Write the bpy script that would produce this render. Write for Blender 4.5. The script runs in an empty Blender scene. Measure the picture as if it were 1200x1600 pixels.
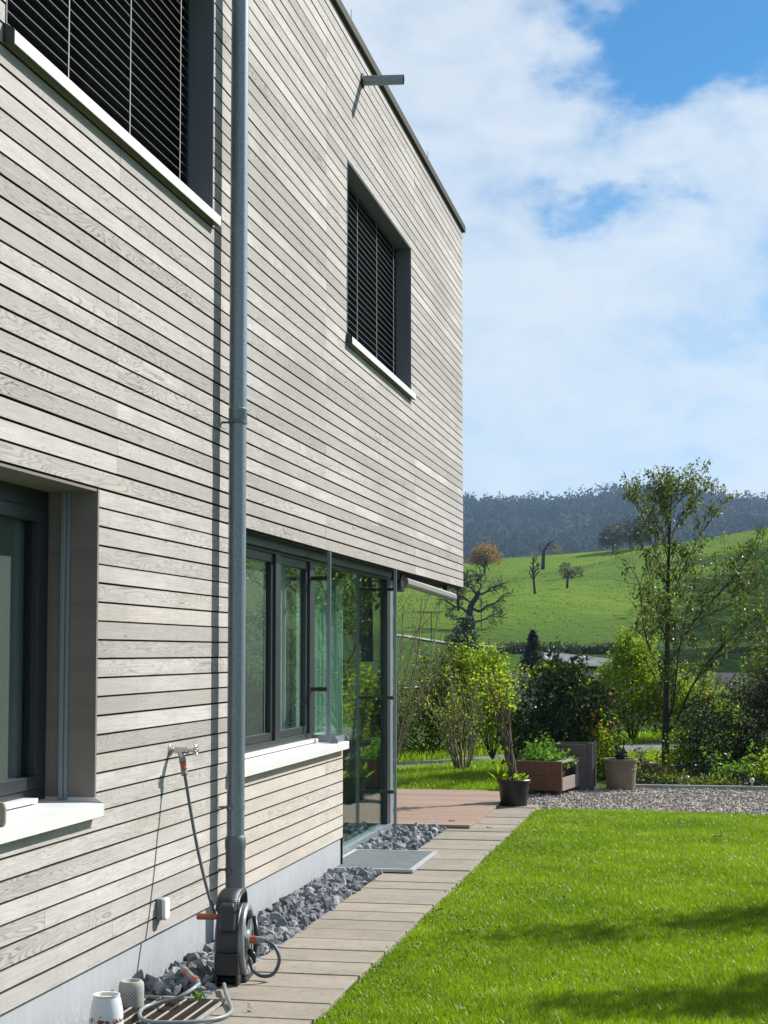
import bpy, math, random
import numpy as np
from mathutils import Vector, Matrix

S = bpy.context.scene
COL = S.collection

# ------------------------------------------------------------------ camera, sky, sun, exposure
F = 2500.0                                   # focal length in pixels of the 1200x1600 photograph
EYE = 1.7
CX = 2.756
PITCH = math.atan(0.0625)
YAW = math.radians(11.1344)
SY = 219 - F * math.tan(PITCH)
cf = np.array([-math.sin(YAW) * math.cos(PITCH), math.cos(YAW) * math.cos(PITCH), math.sin(PITCH)])
cr = np.array([math.cos(YAW), math.sin(YAW), 0.0])
cu = np.cross(cr, cf)
CAM = np.array([CX, 0.0, EYE])
cam_d = bpy.data.cameras.new('camera')
cam = bpy.data.objects.new('camera', cam_d)
COL.objects.link(cam)
cam.matrix_world = Matrix(((cr[0], cu[0], -cf[0], CAM[0]), (cr[1], cu[1], -cf[1], CAM[1]),
                           (cr[2], cu[2], -cf[2], CAM[2]), (0, 0, 0, 1)))
cam_d.sensor_fit = 'VERTICAL'
cam_d.sensor_height = 36.0
cam_d.lens = F / 1600 * 36.0
cam_d.shift_y = SY / 1600
cam_d.clip_start = 0.1
cam_d.clip_end = 9000
S.camera = cam

SUN_EL = math.radians(37.7)
SUN_AZ = math.radians(45.0)                  # from +y (along the wall) towards +x
SUN = Vector((math.sin(SUN_AZ) * math.cos(SUN_EL), math.cos(SUN_AZ) * math.cos(SUN_EL), math.sin(SUN_EL)))
sl = bpy.data.lights.new('sun', 'SUN')
sl.energy = 5.0
sl.angle = math.radians(0.53)
sl.color = (1.0, 0.96, 0.90)
sun = bpy.data.objects.new('sun', sl)
COL.objects.link(sun)
sun.rotation_euler = SUN.to_track_quat('Z', 'Y').to_euler()

SKY_STRENGTH = 0.062
HAZE = 0.00016
S.view_settings.view_transform = 'Standard'
S.view_settings.look = 'None'
S.view_settings.gamma = 1
S.view_settings.exposure = 0.72


def build_world():
    w = bpy.data.worlds.new('World')
    S.world = w
    w.use_nodes = True
    nt = w.node_tree
    N = nt.nodes
    L = nt.links
    N.clear()

    def m(op, a, b=None, c=None, clamp=False):
        n = N.new('ShaderNodeMath')
        n.operation = op
        n.use_clamp = clamp
        for i, v in enumerate((a, b, c)):
            if v is None:
                continue
            if isinstance(v, (int, float)):
                n.inputs[i].default_value = v
            else:
                L.new(v, n.inputs[i])
        return n.outputs[0]
    out = N.new('ShaderNodeOutputWorld')
    bg = N.new('ShaderNodeBackground')
    bg.inputs['Strength'].default_value = SKY_STRENGTH
    sky = N.new('ShaderNodeTexSky')
    sky.sky_type = 'NISHITA'
    sky.sun_disc = False
    sky.sun_elevation = SUN_EL
    sky.sun_rotation = SUN_AZ
    sky.ozone_density = 2.0
    sky.dust_density = 0.3
    sky.air_density = 1.0
    tc = N.new('ShaderNodeTexCoord')
    sep = N.new('ShaderNodeSeparateXYZ')
    L.new(tc.outputs['Generated'], sep.inputs[0])
    az = m('ARCTAN2', sep.outputs[0], sep.outputs[1])
    el = m('ARCSINE', sep.outputs[2])
    comb = N.new('ShaderNodeCombineXYZ')
    L.new(az, comb.inputs[0])
    L.new(m('MULTIPLY', el, 1.7), comb.inputs[1])
    comb.inputs[2].default_value = 3.3

    def noise(scale, detail, rough, dist=0.0, off=0.0):
        mp = N.new('ShaderNodeMapping')
        mp.inputs['Location'].default_value = (off, off * 0.7, off * 1.3)
        L.new(comb.outputs[0], mp.inputs[0])
        n = N.new('ShaderNodeTexNoise')
        n.inputs['Scale'].default_value = scale
        n.inputs['Detail'].default_value = detail
        n.inputs['Roughness'].default_value = rough
        n.inputs['Distortion'].default_value = dist
        L.new(mp.outputs[0], n.inputs['Vector'])
        return n.outputs['Fac']
    big = noise(5.0, 3, 0.5, 0.2, 1.7)
    fine = noise(17.0, 9, 0.60, 0.35, 4.1)
    wa = m('MULTIPLY', m('SUBTRACT', noise(13.0, 8, 0.62, 0.0, 7.7), 0.5), 0.20)
    wb = m('MULTIPLY', m('SUBTRACT', noise(13.0, 8, 0.62, 0.0, 12.9), 0.5), 0.13)
    azw = m('ADD', az, wa)
    elw = m('ADD', el, wb)
    cov = m('ADD', 0.78, m('MULTIPLY', m('SUBTRACT', big, 0.5), 0.9))
    # openings in the cloud deck (direction, spread, depth)
    for (a0, e0, ra, re, k) in ((0.022, 0.385, 0.058, 0.040, 1.55), (-0.030, 0.350, 0.045, 0.030, 0.85),
                                (-0.055, 0.272, 0.050, 0.012, 0.75), (0.055, 0.255, 0.030, 0.018, 0.35),
                                (0.035, 0.195, 0.040, 0.014, 0.40), (-0.02, 0.115, 0.14, 0.022, 0.30),
                                (0.02, 0.41, 0.10, 0.02, 0.5)):
        da = m('DIVIDE', m('SUBTRACT', azw, a0), ra)
        de = m('DIVIDE', m('SUBTRACT', elw, e0), re)
        q = m('ADD', m('MULTIPLY', da, da), m('MULTIPLY', de, de))
        g = m('EXPONENT', m('MULTIPLY', q, -0.8))
        cov = m('SUBTRACT', cov, m('MULTIPLY', g, k))
    # the cloud field lies ahead; overhead and behind the sky is mostly clear
    aw = m('MAXIMUM', m('SUBTRACT', m('ABSOLUTE', m('ADD', az, 0.10)), 0.42), 0.0)
    ew = m('MAXIMUM', m('SUBTRACT', el, 0.46), 0.0)
    cov = m('SUBTRACT', cov, m('MINIMUM', m('MULTIPLY', m('ADD', aw, m('MULTIPLY', ew, 1.6)), 1.9), 0.42))
    cov = m('ADD', cov, m('MULTIPLY', m('EXPONENT', m('MULTIPLY', el, -9.0)), 0.55))
    cov = m('ADD', cov, m('MULTIPLY', m('SUBTRACT', fine, 0.5), 1.15))
    mr = N.new('ShaderNodeMapRange')
    mr.interpolation_type = 'SMOOTHSTEP'
    mr.inputs[1].default_value = -0.35
    mr.inputs[2].default_value = 1.15
    mr.inputs[3].default_value = 0.0
    mr.inputs[4].default_value = 0.96
    L.new(cov, mr.inputs[0])
    # cloud tone: white with cool grey undersides
    shade = m('ADD', m('MULTIPLY', noise(7.0, 6, 0.55, 0.1, 21.0), 0.55), 0.25, clamp=True)
    ct = N.new('ShaderNodeMix')
    ct.data_type = 'RGBA'
    L.new(shade, ct.inputs['Factor'])
    ct.inputs['A'].default_value = (6.6, 7.7, 8.6, 1)
    ct.inputs['B'].default_value = (9.0, 9.2, 9.4, 1)
    tint = N.new('ShaderNodeMix')
    tint.data_type = 'RGBA'
    tint.blend_type = 'MULTIPLY'
    tint.inputs['Factor'].default_value = 1.0
    L.new(sky.outputs[0], tint.inputs['A'])
    tint.inputs['B'].default_value = (0.24, 0.80, 1.12, 1)
    mix = N.new('ShaderNodeMix')
    mix.data_type = 'RGBA'
    L.new(mr.outputs[0], mix.inputs['Factor'])
    L.new(tint.outputs['Result'], mix.inputs['A'])
    L.new(ct.outputs['Result'], mix.inputs['B'])
    L.new(mix.outputs['Result'], bg.inputs['Color'])
    L.new(bg.outputs[0], out.inputs['Surface'])


build_world()

# ------------------------------------------------------------------ helpers
rng = np.random.default_rng(7)
random.seed(7)


def ray(px, py):
    return cr * (px - 600) / F + cu * (800 + SY - py) / F + cf


def at_depth(px, py, dep):
    return CAM + ray(px, py) * dep


def on_plane_x(px, py, X):
    v = ray(px, py)
    return CAM + v * ((X - CAM[0]) / v[0])


CREST_U = [-600, 725, 780, 867, 946, 1000, 1200, 1500, 2600]
CREST_R = [925, 886, 877, 868, 858, 848, 829, 815, 795]
RIDGE_U = [-800, 400, 725, 800, 880, 950, 985, 1060, 1110, 1200, 1350, 2600]
RIDGE_R = [830, 800, 789, 788, 785, 774, 767, 769, 777, 787, 780, 800]
PD = [0, 33, 60, 90, 115, 140, 200, 260, 300, 360, 450, 650, 1500, 1900, 2600, 5000]


def ground_z(x, y):
    """terrain height: flat garden, dip, rising meadow, valley, wooded ridge"""
    x = np.asarray(x, float)
    y = np.asarray(y, float)
    dx = x - CX
    fw = np.array([-math.sin(YAW), math.cos(YAW)])
    dep = dx * fw[0] + y * fw[1]
    t = dx * fw[1] - y * fw[0]
    R = np.hypot(dx, y)
    al = np.arctan2(t, dep)
    alc = np.clip(al, -0.85, 0.85)
    D = R * np.cos(alc)
    u = 600 + F * np.tan(alc)
    zc = EYE + (1019 - np.interp(u, CREST_U, CREST_R)) / F * 300
    zr = EYE + (1019 - np.interp(u, RIDGE_U, RIDGE_R)) / F * 1500 - 9
    k = zc / 19.5
    kk = [0 * k, 0 * k, 0 * k - 2.5, -0.5 + 0 * k, 0.9 + 0 * k, 2.6 * (0.5 + 0.5 * k), 9.0 * k, 16.2 * k, zc,
          zc - 8, zc - 16, zc - 22, zr, zr - 30, zr - 80, zr * 0 + 10]
    z = np.zeros_like(D)
    for i in range(len(PD) - 1):
        a, b = PD[i], PD[i + 1]
        s = np.clip((D - a) / (b - a), 0, 1)
        if 1 <= i <= 3 or i == 8:
            s = s * s * (3 - 2 * s)
        z = np.where((D >= a) & (D < b), kk[i] + (kk[i + 1] - kk[i]) * s, z)
    fade = np.clip((1.75 - np.abs(al)) / 0.5, 0, 1)
    und = np.clip((D - 60) / 80, 0, 1)
    z = z + und * (0.35 * np.sin(x * 0.045 + y * 0.02) + 0.25 * np.sin(x * 0.11 - y * 0.07 + 1.0) + 1.25 * np.clip((D - 110) / 60, 0, 1) * np.clip((330 - D) / 60, 0, 1) * np.sin((x * 0.8 - y * 0.42) * 0.115 + 0.6 * np.sin(y * 0.03))) * np.clip(1.4 - D / 700, 0.3, 1)
    return z * fade


def place(px, py, d0=28.0, d1=2500.0):
    """the point where the sight line through a photo pixel meets the terrain"""
    v = ray(px, py)
    d = d0
    while d < d1:
        p = CAM + v * d
        if p[2] <= float(ground_z(p[0], p[1])):
            return p
        d *= 1.01
    return CAM + v * d1


def mesh_np(name, V, loops, starts, mats, mat_idx=None, attrs=None, smooth=False):
    me = bpy.data.meshes.new(name)
    V = np.asarray(V, np.float32)
    loops = np.asarray(loops, np.int32)
    starts = np.asarray(starts, np.int32)
    me.vertices.add(len(V))
    me.vertices.foreach_set('co', V.ravel())
    me.loops.add(len(loops))
    me.loops.foreach_set('vertex_index', loops)
    me.polygons.add(len(starts))
    me.polygons.foreach_set('loop_start', starts)
    for m_ in mats:
        me.materials.append(m_)
    if mat_idx is not None:
        me.polygons.foreach_set('material_index', np.asarray(mat_idx, np.int32))
    me.polygons.foreach_set('use_smooth', np.full(len(starts), smooth, dtype=bool))
    if attrs:
        for k, a in attrs.items():
            at = me.attributes.new(k, 'FLOAT', 'FACE')
            at.data.foreach_set('value', np.asarray(a, np.float32))
    me.update(calc_edges=True)
    me.validate()
    return me


ORG = {}


class MB:
    """collects boxes, tubes, lathes and leaves; build() links them as ONE mesh object"""

    def __init__(s):
        s.V = []
        s.n = 0
        s.L = []
        s.C = []
        s.M = []
        s.R = []

    def add(s, V, F_, mat=0, rnd=0.0):
        V = np.asarray(V, float).reshape(-1, 3)
        s.V.append(V)
        for f in F_:
            s.L.append(np.asarray(f) + s.n)
            s.C.append(len(f))
            s.M.append(mat)
            s.R.append(rnd)
        s.n += len(V)

    def add_arr(s, V, Fa, mat=0, rnd=None):
        V = np.asarray(V, float).reshape(-1, 3)
        Fa = np.asarray(Fa)
        s.V.append(V)
        s.L.append((Fa + s.n).ravel())
        s.C.extend([Fa.shape[1]] * len(Fa))
        s.M.extend([mat] * len(Fa))
        s.R.extend([0.0] * len(Fa) if rnd is None else list(rnd))
        s.n += len(V)

    def box(s, x0, x1, y0, y1, z0, z1, mat=0, rnd=0.0):
        V = [(x, y, z) for z in (z0, z1) for y in (y0, y1) for x in (x0, x1)]
        s.add(V, [(0, 2, 3, 1), (4, 5, 7, 6), (0, 1, 5, 4), (2, 6, 7, 3), (0, 4, 6, 2), (1, 3, 7, 5)], mat, rnd)

    def prism(s, poly, a0, a1, axis='y', mat=0, rnd=0.0):
        """poly: 2d outline, counter-clockwise or not, extruded along axis"""
        n = len(poly)
        V = []
        for a in (a0, a1):
            for (p, q) in poly:
                V.append({'y': (p, a, q), 'x': (a, p, q), 'z': (p, q, a)}[axis])
        Fs = [tuple(range(n))[::-1], tuple(range(n, 2 * n))]
        for i in range(n):
            j = (i + 1) % n
            Fs.append((i, j, n + j, n + i))
        s.add(V, Fs, mat, rnd)

    def tube(s, pts, rad, n=8, mat=0, caps=True, rnd=0.0):
        P = np.asarray(pts, float)
        k = len(P)
        r = np.full(k, rad, float) if np.isscalar(rad) else np.asarray(rad, float)
        T = np.gradient(P, axis=0)
        T /= np.linalg.norm(T, axis=1)[:, None] + 1e-12
        ref = np.array([0, 0, 1.0]) if abs(T[0][2]) < 0.9 else np.array([1.0, 0, 0])
        u = np.cross(T[0], ref)
        u /= np.linalg.norm(u)
        V = []
        an = np.linspace(0, 2 * np.pi, n, endpoint=False)
        for i in range(k):
            u = u - T[i] * (u @ T[i])
            u /= np.linalg.norm(u) + 1e-12
            v = np.cross(T[i], u)
            V.append(P[i] + r[i] * (np.cos(an)[:, None] * u + np.sin(an)[:, None] * v))
        V = np.concatenate(V)
        i = np.arange(k - 1)[:, None] * n
        j = np.arange(n)[None, :]
        j2 = (j + 1) % n
        Fa = np.stack([i + j, i + j2, i + n + j2, i + n + j], -1).reshape(-1, 4)
        base = s.n
        s.add_arr(V, Fa, mat, [rnd] * len(Fa))
        if caps:
            s.L.append(base + np.arange(n)[::-1])
            s.L.append(base + (k - 1) * n + np.arange(n))
            s.C += [n, n]
            s.M += [mat, mat]
            s.R += [rnd, rnd]

    def lathe(s, prof, c, n=32, axis='z', mat=0, rnd=0.0):
        """prof: list of (radius, height) along the axis"""
        an = np.linspace(0, 2 * np.pi, n, endpoint=False)
        V = []
        for (r, h) in prof:
            a = np.stack([np.cos(an) * r, np.sin(an) * r, np.full(n, h)], -1)
            if axis == 'x':
                a = a[:, [2, 0, 1]]
            elif axis == 'y':
                a = a[:, [1, 2, 0]]
            V.append(a + np.asarray(c))
        k = len(prof)
        i = np.arange(k - 1)[:, None] * n
        j = np.arange(n)[None, :]
        j2 = (j + 1) % n
        Fa = np.stack([i + j, i + j2, i + n + j2, i + n + j], -1).reshape(-1, 4)
        s.add_arr(np.concatenate(V), Fa, mat, [rnd] * len(Fa))

    def sphere(s, c, r, n=16, mat=0):
        a = np.linspace(-math.pi / 2, math.pi / 2, n // 2 + 1)
        s.lathe([(max(1e-4, r * math.cos(t)), r * math.sin(t)) for t in a], c, n, 'z', mat)

    def leaves(s, P, size, up=0.3, mat=0, aspect=0.5, dirs=None, fold=0.25, rr=None):
        """one folded leaf face per point"""
        n = len(P)
        d = rng.normal(size=(n, 3)) if dirs is None else dirs + rng.normal(size=(n, 3)) * 0.5
        d[:, 2] += up * 0.0
        d /= np.linalg.norm(d, axis=1)[:, None]
        q = rng.normal(size=(n, 3))
        q[:, 2] += up * 4
        w = np.cross(d, q)
        w /= np.linalg.norm(w, axis=1)[:, None] + 1e-9
        nn = np.cross(w, d)
        sz = size * rng.uniform(0.6, 1.25, n)[:, None]
        a = P
        b = P + d * sz * 0.5 + w * sz * aspect * 0.5 + nn * sz * fold * aspect
        c = P + d * sz
        e = P + d * sz * 0.5 - w * sz * aspect * 0.5 + nn * sz * fold * aspect
        V = np.stack([a, b, c, e], 1).reshape(-1, 3)
        Fa = np.arange(4 * n).reshape(n, 4)
        s.add_arr(V, Fa, mat, rng.uniform(0, 1, n) if rr is None else rr)

    def build(s, name, mats, parent=None, base=None, smooth=False, bevel=0.0, autosmooth=False):
        V = np.concatenate(s.V)
        org = ORG.get(parent.name, np.zeros(3)) if parent else (np.zeros(3) if base is None else np.asarray(base, float))
        V = V - org
        L = np.concatenate([np.ravel(l) for l in s.L])
        C = np.asarray(s.C)
        st = np.concatenate([[0], np.cumsum(C)[:-1]])
        if not isinstance(mats, (list, tuple)):
            mats = [mats]
        me = mesh_np(name, V, L, st, mats, s.M, {'rnd': s.R}, smooth)
        o = bpy.data.objects.new(name, me)
        COL.objects.link(o)
        if parent:
            o.parent = parent
            ORG[o.name] = org
        else:
            o.location = org
            ORG[o.name] = org
        if bevel > 0:
            b = o.modifiers.new('bevel', 'BEVEL')
            b.width = bevel
            b.segments = 2
            b.limit_method = 'ANGLE'
            b.angle_limit = math.radians(40)
        if autosmooth:
            try:
                me.polygons.foreach_set('use_smooth', np.ones(len(C), bool))
                me.set_sharp_from_angle(angle=math.radians(38))
            except Exception:
                pass
        return o


def thing(name, label, cat, loc=(0, 0, 0), group=None):
    o = bpy.data.objects.new(name, None)
    o.empty_display_size = 0.1
    COL.objects.link(o)
    o.location = loc
    ORG[o.name] = np.asarray(loc, float)
    tag(o, label, cat, group)
    return o


def tag(o, label=None, cat=None, group=None, kind=None):
    if label:
        o['label'] = label
    if cat:
        o['category'] = cat
    if group:
        o['group'] = group
    if kind:
        o['kind'] = kind
    return o


# ------------------------------------------------------------------ materials
class NT:
    def __init__(s, name):
        s.m = bpy.data.materials.new(name)
        s.m.use_nodes = True
        s.t = s.m.node_tree
        s.t.nodes.clear()
        s.out = s.n('ShaderNodeOutputMaterial')

    def n(s, typ, **kw):
        nd = s.t.nodes.new(typ)
        for k, v in kw.items():
            setattr(nd, k, v)
        return nd

    def set(s, sock, v):
        if hasattr(v, 'is_linked'):
            s.t.links.new(v, sock)
        elif isinstance(v, (tuple, list)) and len(v) == 3 and sock.type == 'RGBA':
            sock.default_value = (*v, 1)
        else:
            sock.default_value = v

    def math(s, op, a, b=0.0, c=0.0, clamp=False):
        nd = s.n('ShaderNodeMath', operation=op, use_clamp=clamp)
        for i, v in enumerate((a, b, c)):
            s.set(nd.inputs[i], v)
        return nd.outputs[0]

    def mix(s, f, a, b, blend='MIX'):
        nd = s.n('ShaderNodeMix', data_type='RGBA', blend_type=blend)
        s.set(nd.inputs['Factor'], f)
        s.set(nd.inputs['A'], a)
        s.set(nd.inputs['B'], b)
        return nd.outputs['Result']

    def attr(s, name):
        return s.n('ShaderNodeAttribute', attribute_name=name).outputs['Fac']

    def pos(s):
        return s.n('ShaderNodeNewGeometry').outputs['Position']

    def mapping(s, vec, scale=(1, 1, 1), loc=(0, 0, 0)):
        nd = s.n('ShaderNodeMapping')
        s.set(nd.inputs[0], vec)
        nd.inputs['Scale'].default_value = scale
        s.set(nd.inputs['Location'], loc)
        return nd.outputs[0]

    def noise(s, vec, scale, detail=4, rough=0.55, dist=0.0, dim='3D', w=None):
        nd = s.n('ShaderNodeTexNoise', noise_dimensions=dim)
        s.set(nd.inputs['Vector'], vec)
        if w is not None:
            s.set(nd.inputs['W'], w)
        nd.inputs['Scale'].default_value = scale
        nd.inputs['Detail'].default_value = detail
        nd.inputs['Roughness'].default_value = rough
        nd.inputs['Distortion'].default_value = dist
        return nd.outputs['Fac']

    def ramp(s, f, stops):
        nd = s.n('ShaderNodeValToRGB')
        s.set(nd.inputs[0], f)
        el = nd.color_ramp.elements
        while len(el) < len(stops):
            el.new(0.5)
        for e, (p, c) in zip(el, stops):
            e.position = p
            e.color = (*c, 1) if len(c) == 3 else c
        return nd.outputs[0]

    def mr(s, v, a, b, c=0.0, d=1.0, smooth=False):
        nd = s.n('ShaderNodeMapRange')
        if smooth:
            nd.interpolation_type = 'SMOOTHSTEP'
        s.set(nd.inputs[0], v)
        for i, q in enumerate((a, b, c, d)):
            nd.inputs[i + 1].default_value = q
        return nd.outputs[0]

    def bump(s, h, strength=0.3, dist=0.01):
        nd = s.n('ShaderNodeBump')
        s.set(nd.inputs['Height'], h)
        nd.inputs['Strength'].default_value = strength
        nd.inputs['Distance'].default_value = dist
        return nd.outputs[0]

    def pbr(s, color, rough=0.6, metal=0.0, normal=None, spec=0.5, coat=0.0):
        p = s.n('ShaderNodeBsdfPrincipled')
        s.set(p.inputs['Base Color'], color)
        s.set(p.inputs['Roughness'], rough)
        s.set(p.inputs['Metallic'], metal)
        s.set(p.inputs['Specular IOR Level'], spec)
        if coat:
            p.inputs['Coat Weight'].default_value = coat
        if normal is not None:
            s.set(p.inputs['Normal'], normal)
        return p.outputs[0]

    def done(s, sh):
        s.t.links.new(sh, s.out.inputs['Surface'])
        return s.m


def simple(name, col, rough=0.5, metal=0.0, var=0.12, scale=14.0, bump=0.0, spec=0.5, speck=0.0):
    """paint, plastic or metal with faint blotches, dust and roughness variation"""
    t = NT(name)
    P = t.pos()
    a = t.noise(P, scale, 5, 0.6)
    b = t.noise(P, scale * 9, 3, 0.6)
    v = t.math('ADD', t.math('MULTIPLY', t.math('SUBTRACT', a, 0.5), 2 * var), t.math('MULTIPLY', t.math('SUBTRACT', b, 0.5), var))
    v = t.math('ADD', v, 1.0)
    c = t.mix(1.0, col, t.n('ShaderNodeCombineColor').outputs[0], 'MULTIPLY')
    cc = t.n('ShaderNodeCombineColor')
    for i in range(3):
        t.set(cc.inputs[i], v)
    c = t.mix(1.0, col, cc.outputs[0], 'MULTIPLY')
    if speck:
        sp = t.mr(t.noise(P, 120, 2, 0.5), 0.66, 0.7)
        c = t.mix(t.math('MULTIPLY', sp, speck), c, (0.05, 0.045, 0.04))
    r = t.math('ADD', rough, t.math('MULTIPLY', t.math('SUBTRACT', a, 0.5), 0.2), clamp=True)
    nrm = t.bump(b, bump, 0.004) if bump else None
    return t.done(t.pbr(c, r, metal, nrm, spec))


def wood_mat(name, light, mid, dark, warm, grain=1.0, warm_amt=0.25, axis='y', joint=0.0):
    """weathered boards: flat-sawn ring contours, fine fibre lines, knots, stains; every board has its own seed"""
    t = NT(name)
    seed = t.attr('rnd')
    P = t.pos()
    sep = t.n('ShaderNodeSeparateXYZ')
    t.set(sep.inputs[0], P)
    al, ac = (1, 2) if axis == 'y' else (0, 1)
    along, across = sep.outputs[al], sep.outputs[ac]
    cb = t.n('ShaderNodeCombineXYZ')
    t.set(cb.inputs[0], t.math('MULTIPLY', along, 1.0))
    t.set(cb.inputs[1], across)
    t.set(cb.inputs[2], t.math('MULTIPLY', seed, 613.0))
    vec = cb.outputs[0]
    hf = t.noise(t.mapping(vec, (1.1, 11.0, 1)), 1.0, 2, 0.45, 0.35)
    lines = t.math('MULTIPLY', t.math('ADD', hf, t.math('MULTIPLY', across, 0.9)), 26.0)
    fr = t.math('FRACT', lines)
    ring = t.math('POWER', t.math('ABSOLUTE', t.math('SUBTRACT', t.math('MULTIPLY', fr, 2.0), 1.0)), 3.0)
    # some boards are flat-sawn and show strong rings, most are quarter-sawn and quiet
    s2 = t.math('FRACT', t.math('MULTIPLY', seed, 37.13))
    amt = t.math('ADD', t.math('MULTIPLY', t.mr(s2, 0.5, 0.85), 0.62 * grain), 0.12 * grain)
    patch = t.mr(t.noise(t.mapping(vec, (0.7, 2, 1)), 1.0, 2, 0.5), 0.35, 0.65)
    amt = t.math('MULTIPLY', amt, t.math('ADD', 0.35, t.math('MULTIPLY', patch, 0.65)))
    fib = t.noise(t.mapping(vec, (4.0, 230.0, 1)), 1.0, 3, 0.65)
    fib2 = t.noise(t.mapping(vec, (14.0, 60.0, 1)), 1.0, 5, 0.7)
    s3 = t.math('FRACT', t.math('MULTIPLY', seed, 91.7))
    base = t.mix(s3, mid, light)
    blot = t.noise(t.mapping(vec, (1.6, 9.0, 1)), 1.0, 6, 0.65)
    base = t.mix(t.math('MULTIPLY', t.mr(blot, 0.44, 0.66), t.math('ADD', 0.35, t.math('MULTIPLY', t.math('FRACT', t.math('MULTIPLY', seed, 53.3)), 0.65))), base, t.mix(0.42, light, dark))
    bl2 = t.noise(t.mapping(vec, (3.0, 26.0, 1), (5, 2, 9)), 1.0, 6, 0.7)
    base = t.mix(t.math('MULTIPLY', t.mr(bl2, 0.55, 0.72), 0.5 * grain), base, t.mix(0.25, light, dark))
    s4 = t.math('FRACT', t.math('MULTIPLY', seed, 17.9))
    wz = t.math('MULTIPLY', t.mr(t.noise(t.mapping(vec, (0.5, 3.0, 1), (7, 3, 0)), 1.0, 3, 0.5), 0.5, 0.75), t.mr(s4, 0.5, 1.0))
    base = t.mix(t.math('MULTIPLY', wz, warm_amt), base, warm)
    base = t.mix(t.math('MULTIPLY', ring, amt), base, dark)
    base = t.mix(t.math('MULTIPLY', t.mr(fib, 0.35, 0.75), 0.26 * grain), base, dark)
    base = t.mix(t.math('MULTIPLY', t.mr(fib2, 0.60, 0.80), 0.42 * grain), base, dark)
    big = t.noise(t.mapping(vec, (0.33, 0.9, 0.0)), 1.0, 4, 0.6)
    base = t.mix(t.math('MULTIPLY', t.mr(big, 0.48, 0.72), 0.40 * grain), base, t.mix(0.6, mid, dark))
    strk = t.noise(t.mapping(P, (1, 7.0, 0.35)), 1.0, 5, 0.6)
    base = t.mix(t.math('MULTIPLY', t.mr(strk, 0.52, 0.74), 0.12 * grain), base, t.mix(0.7, mid, dark))
    # knots
    kv = t.n('ShaderNodeTexVoronoi', feature='F1')
    t.set(kv.inputs['Vector'], t.mapping(vec, (1.3, 6.0, 1)))
    kv.inputs['Scale'].default_value = 1.0
    kn = t.mr(kv.outputs['Distance'], 0.012, 0.045, 1.0, 0.0)
    base = t.mix(t.math('MULTIPLY', kn, 0.7), base, tuple(c * 0.35 for c in dark))
    hgt = t.math('ADD', t.math('MULTIPLY', ring, 0.5), fib)
    return t.done(t.pbr(base, 0.78, 0, t.bump(hgt, 0.25, 0.002), 0.25))


def leaf_mat(name, stops, transl=0.4, rough=0.45, spec=0.4, tcol=1.6):
    t = NT(name)
    r = t.attr('rnd')
    c = t.ramp(r, stops)
    P = t.pos()
    nz = t.noise(P, 1.3, 3, 0.5)
    c = t.mix(t.mr(nz, 0.3, 0.7), c, t.mix(1.0, c, (0.62, 0.72, 0.6), 'MULTIPLY'))
    p = t.pbr(c, rough, 0, None, spec)
    tr = t.n('ShaderNodeBsdfTranslucent')
    t.set(tr.inputs['Color'], t.mix(1.0, c, (tcol, tcol * 1.05, tcol * 0.6), 'MULTIPLY'))
    mx = t.n('ShaderNodeMixShader')
    mx.inputs[0].default_value = transl
    t.t.links.new(p, mx.inputs[1])
    t.t.links.new(tr.outputs[0], mx.inputs[2])
    return t.done(mx.outputs[0])


def bark_mat(name, a, b, scale=8):
    t = NT(name)
    P = t.pos()
    n1 = t.noise(t.mapping(P, (1, 1, 0.25)), scale * 6, 6, 0.7)
    n2 = t.noise(P, scale * 0.6, 3, 0.5)
    c = t.mix(t.mr(t.math('ADD', n1, t.math('MULTIPLY', n2, 0.4)), 0.45, 0.95), a, b)
    return t.done(t.pbr(c, 0.85, 0, t.bump(n1, 0.6, 0.01), 0.2))


def glass_mat(name, tint, ior=1.5):
    t = NT(name)
    tr = t.n('ShaderNodeBsdfTransparent')
    t.set(tr.inputs[0], tint)
    gl = t.n('ShaderNodeBsdfGlossy')
    gl.inputs['Roughness'].default_value = 0.0
    t.set(gl.inputs['Color'], (0.92, 1.0, 0.98))
    fr = t.n('ShaderNodeFresnel')
    fr.inputs[0].default_value = ior
    P = t.pos()
    mx = t.n('ShaderNodeMixShader')
    t.t.links.new(fr.outputs[0], mx.inputs[0])
    t.t.links.new(tr.outputs[0], mx.inputs[1])
    t.t.links.new(gl.outputs[0], mx.inputs[2])
    return t.done(mx.outputs[0])


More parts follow.
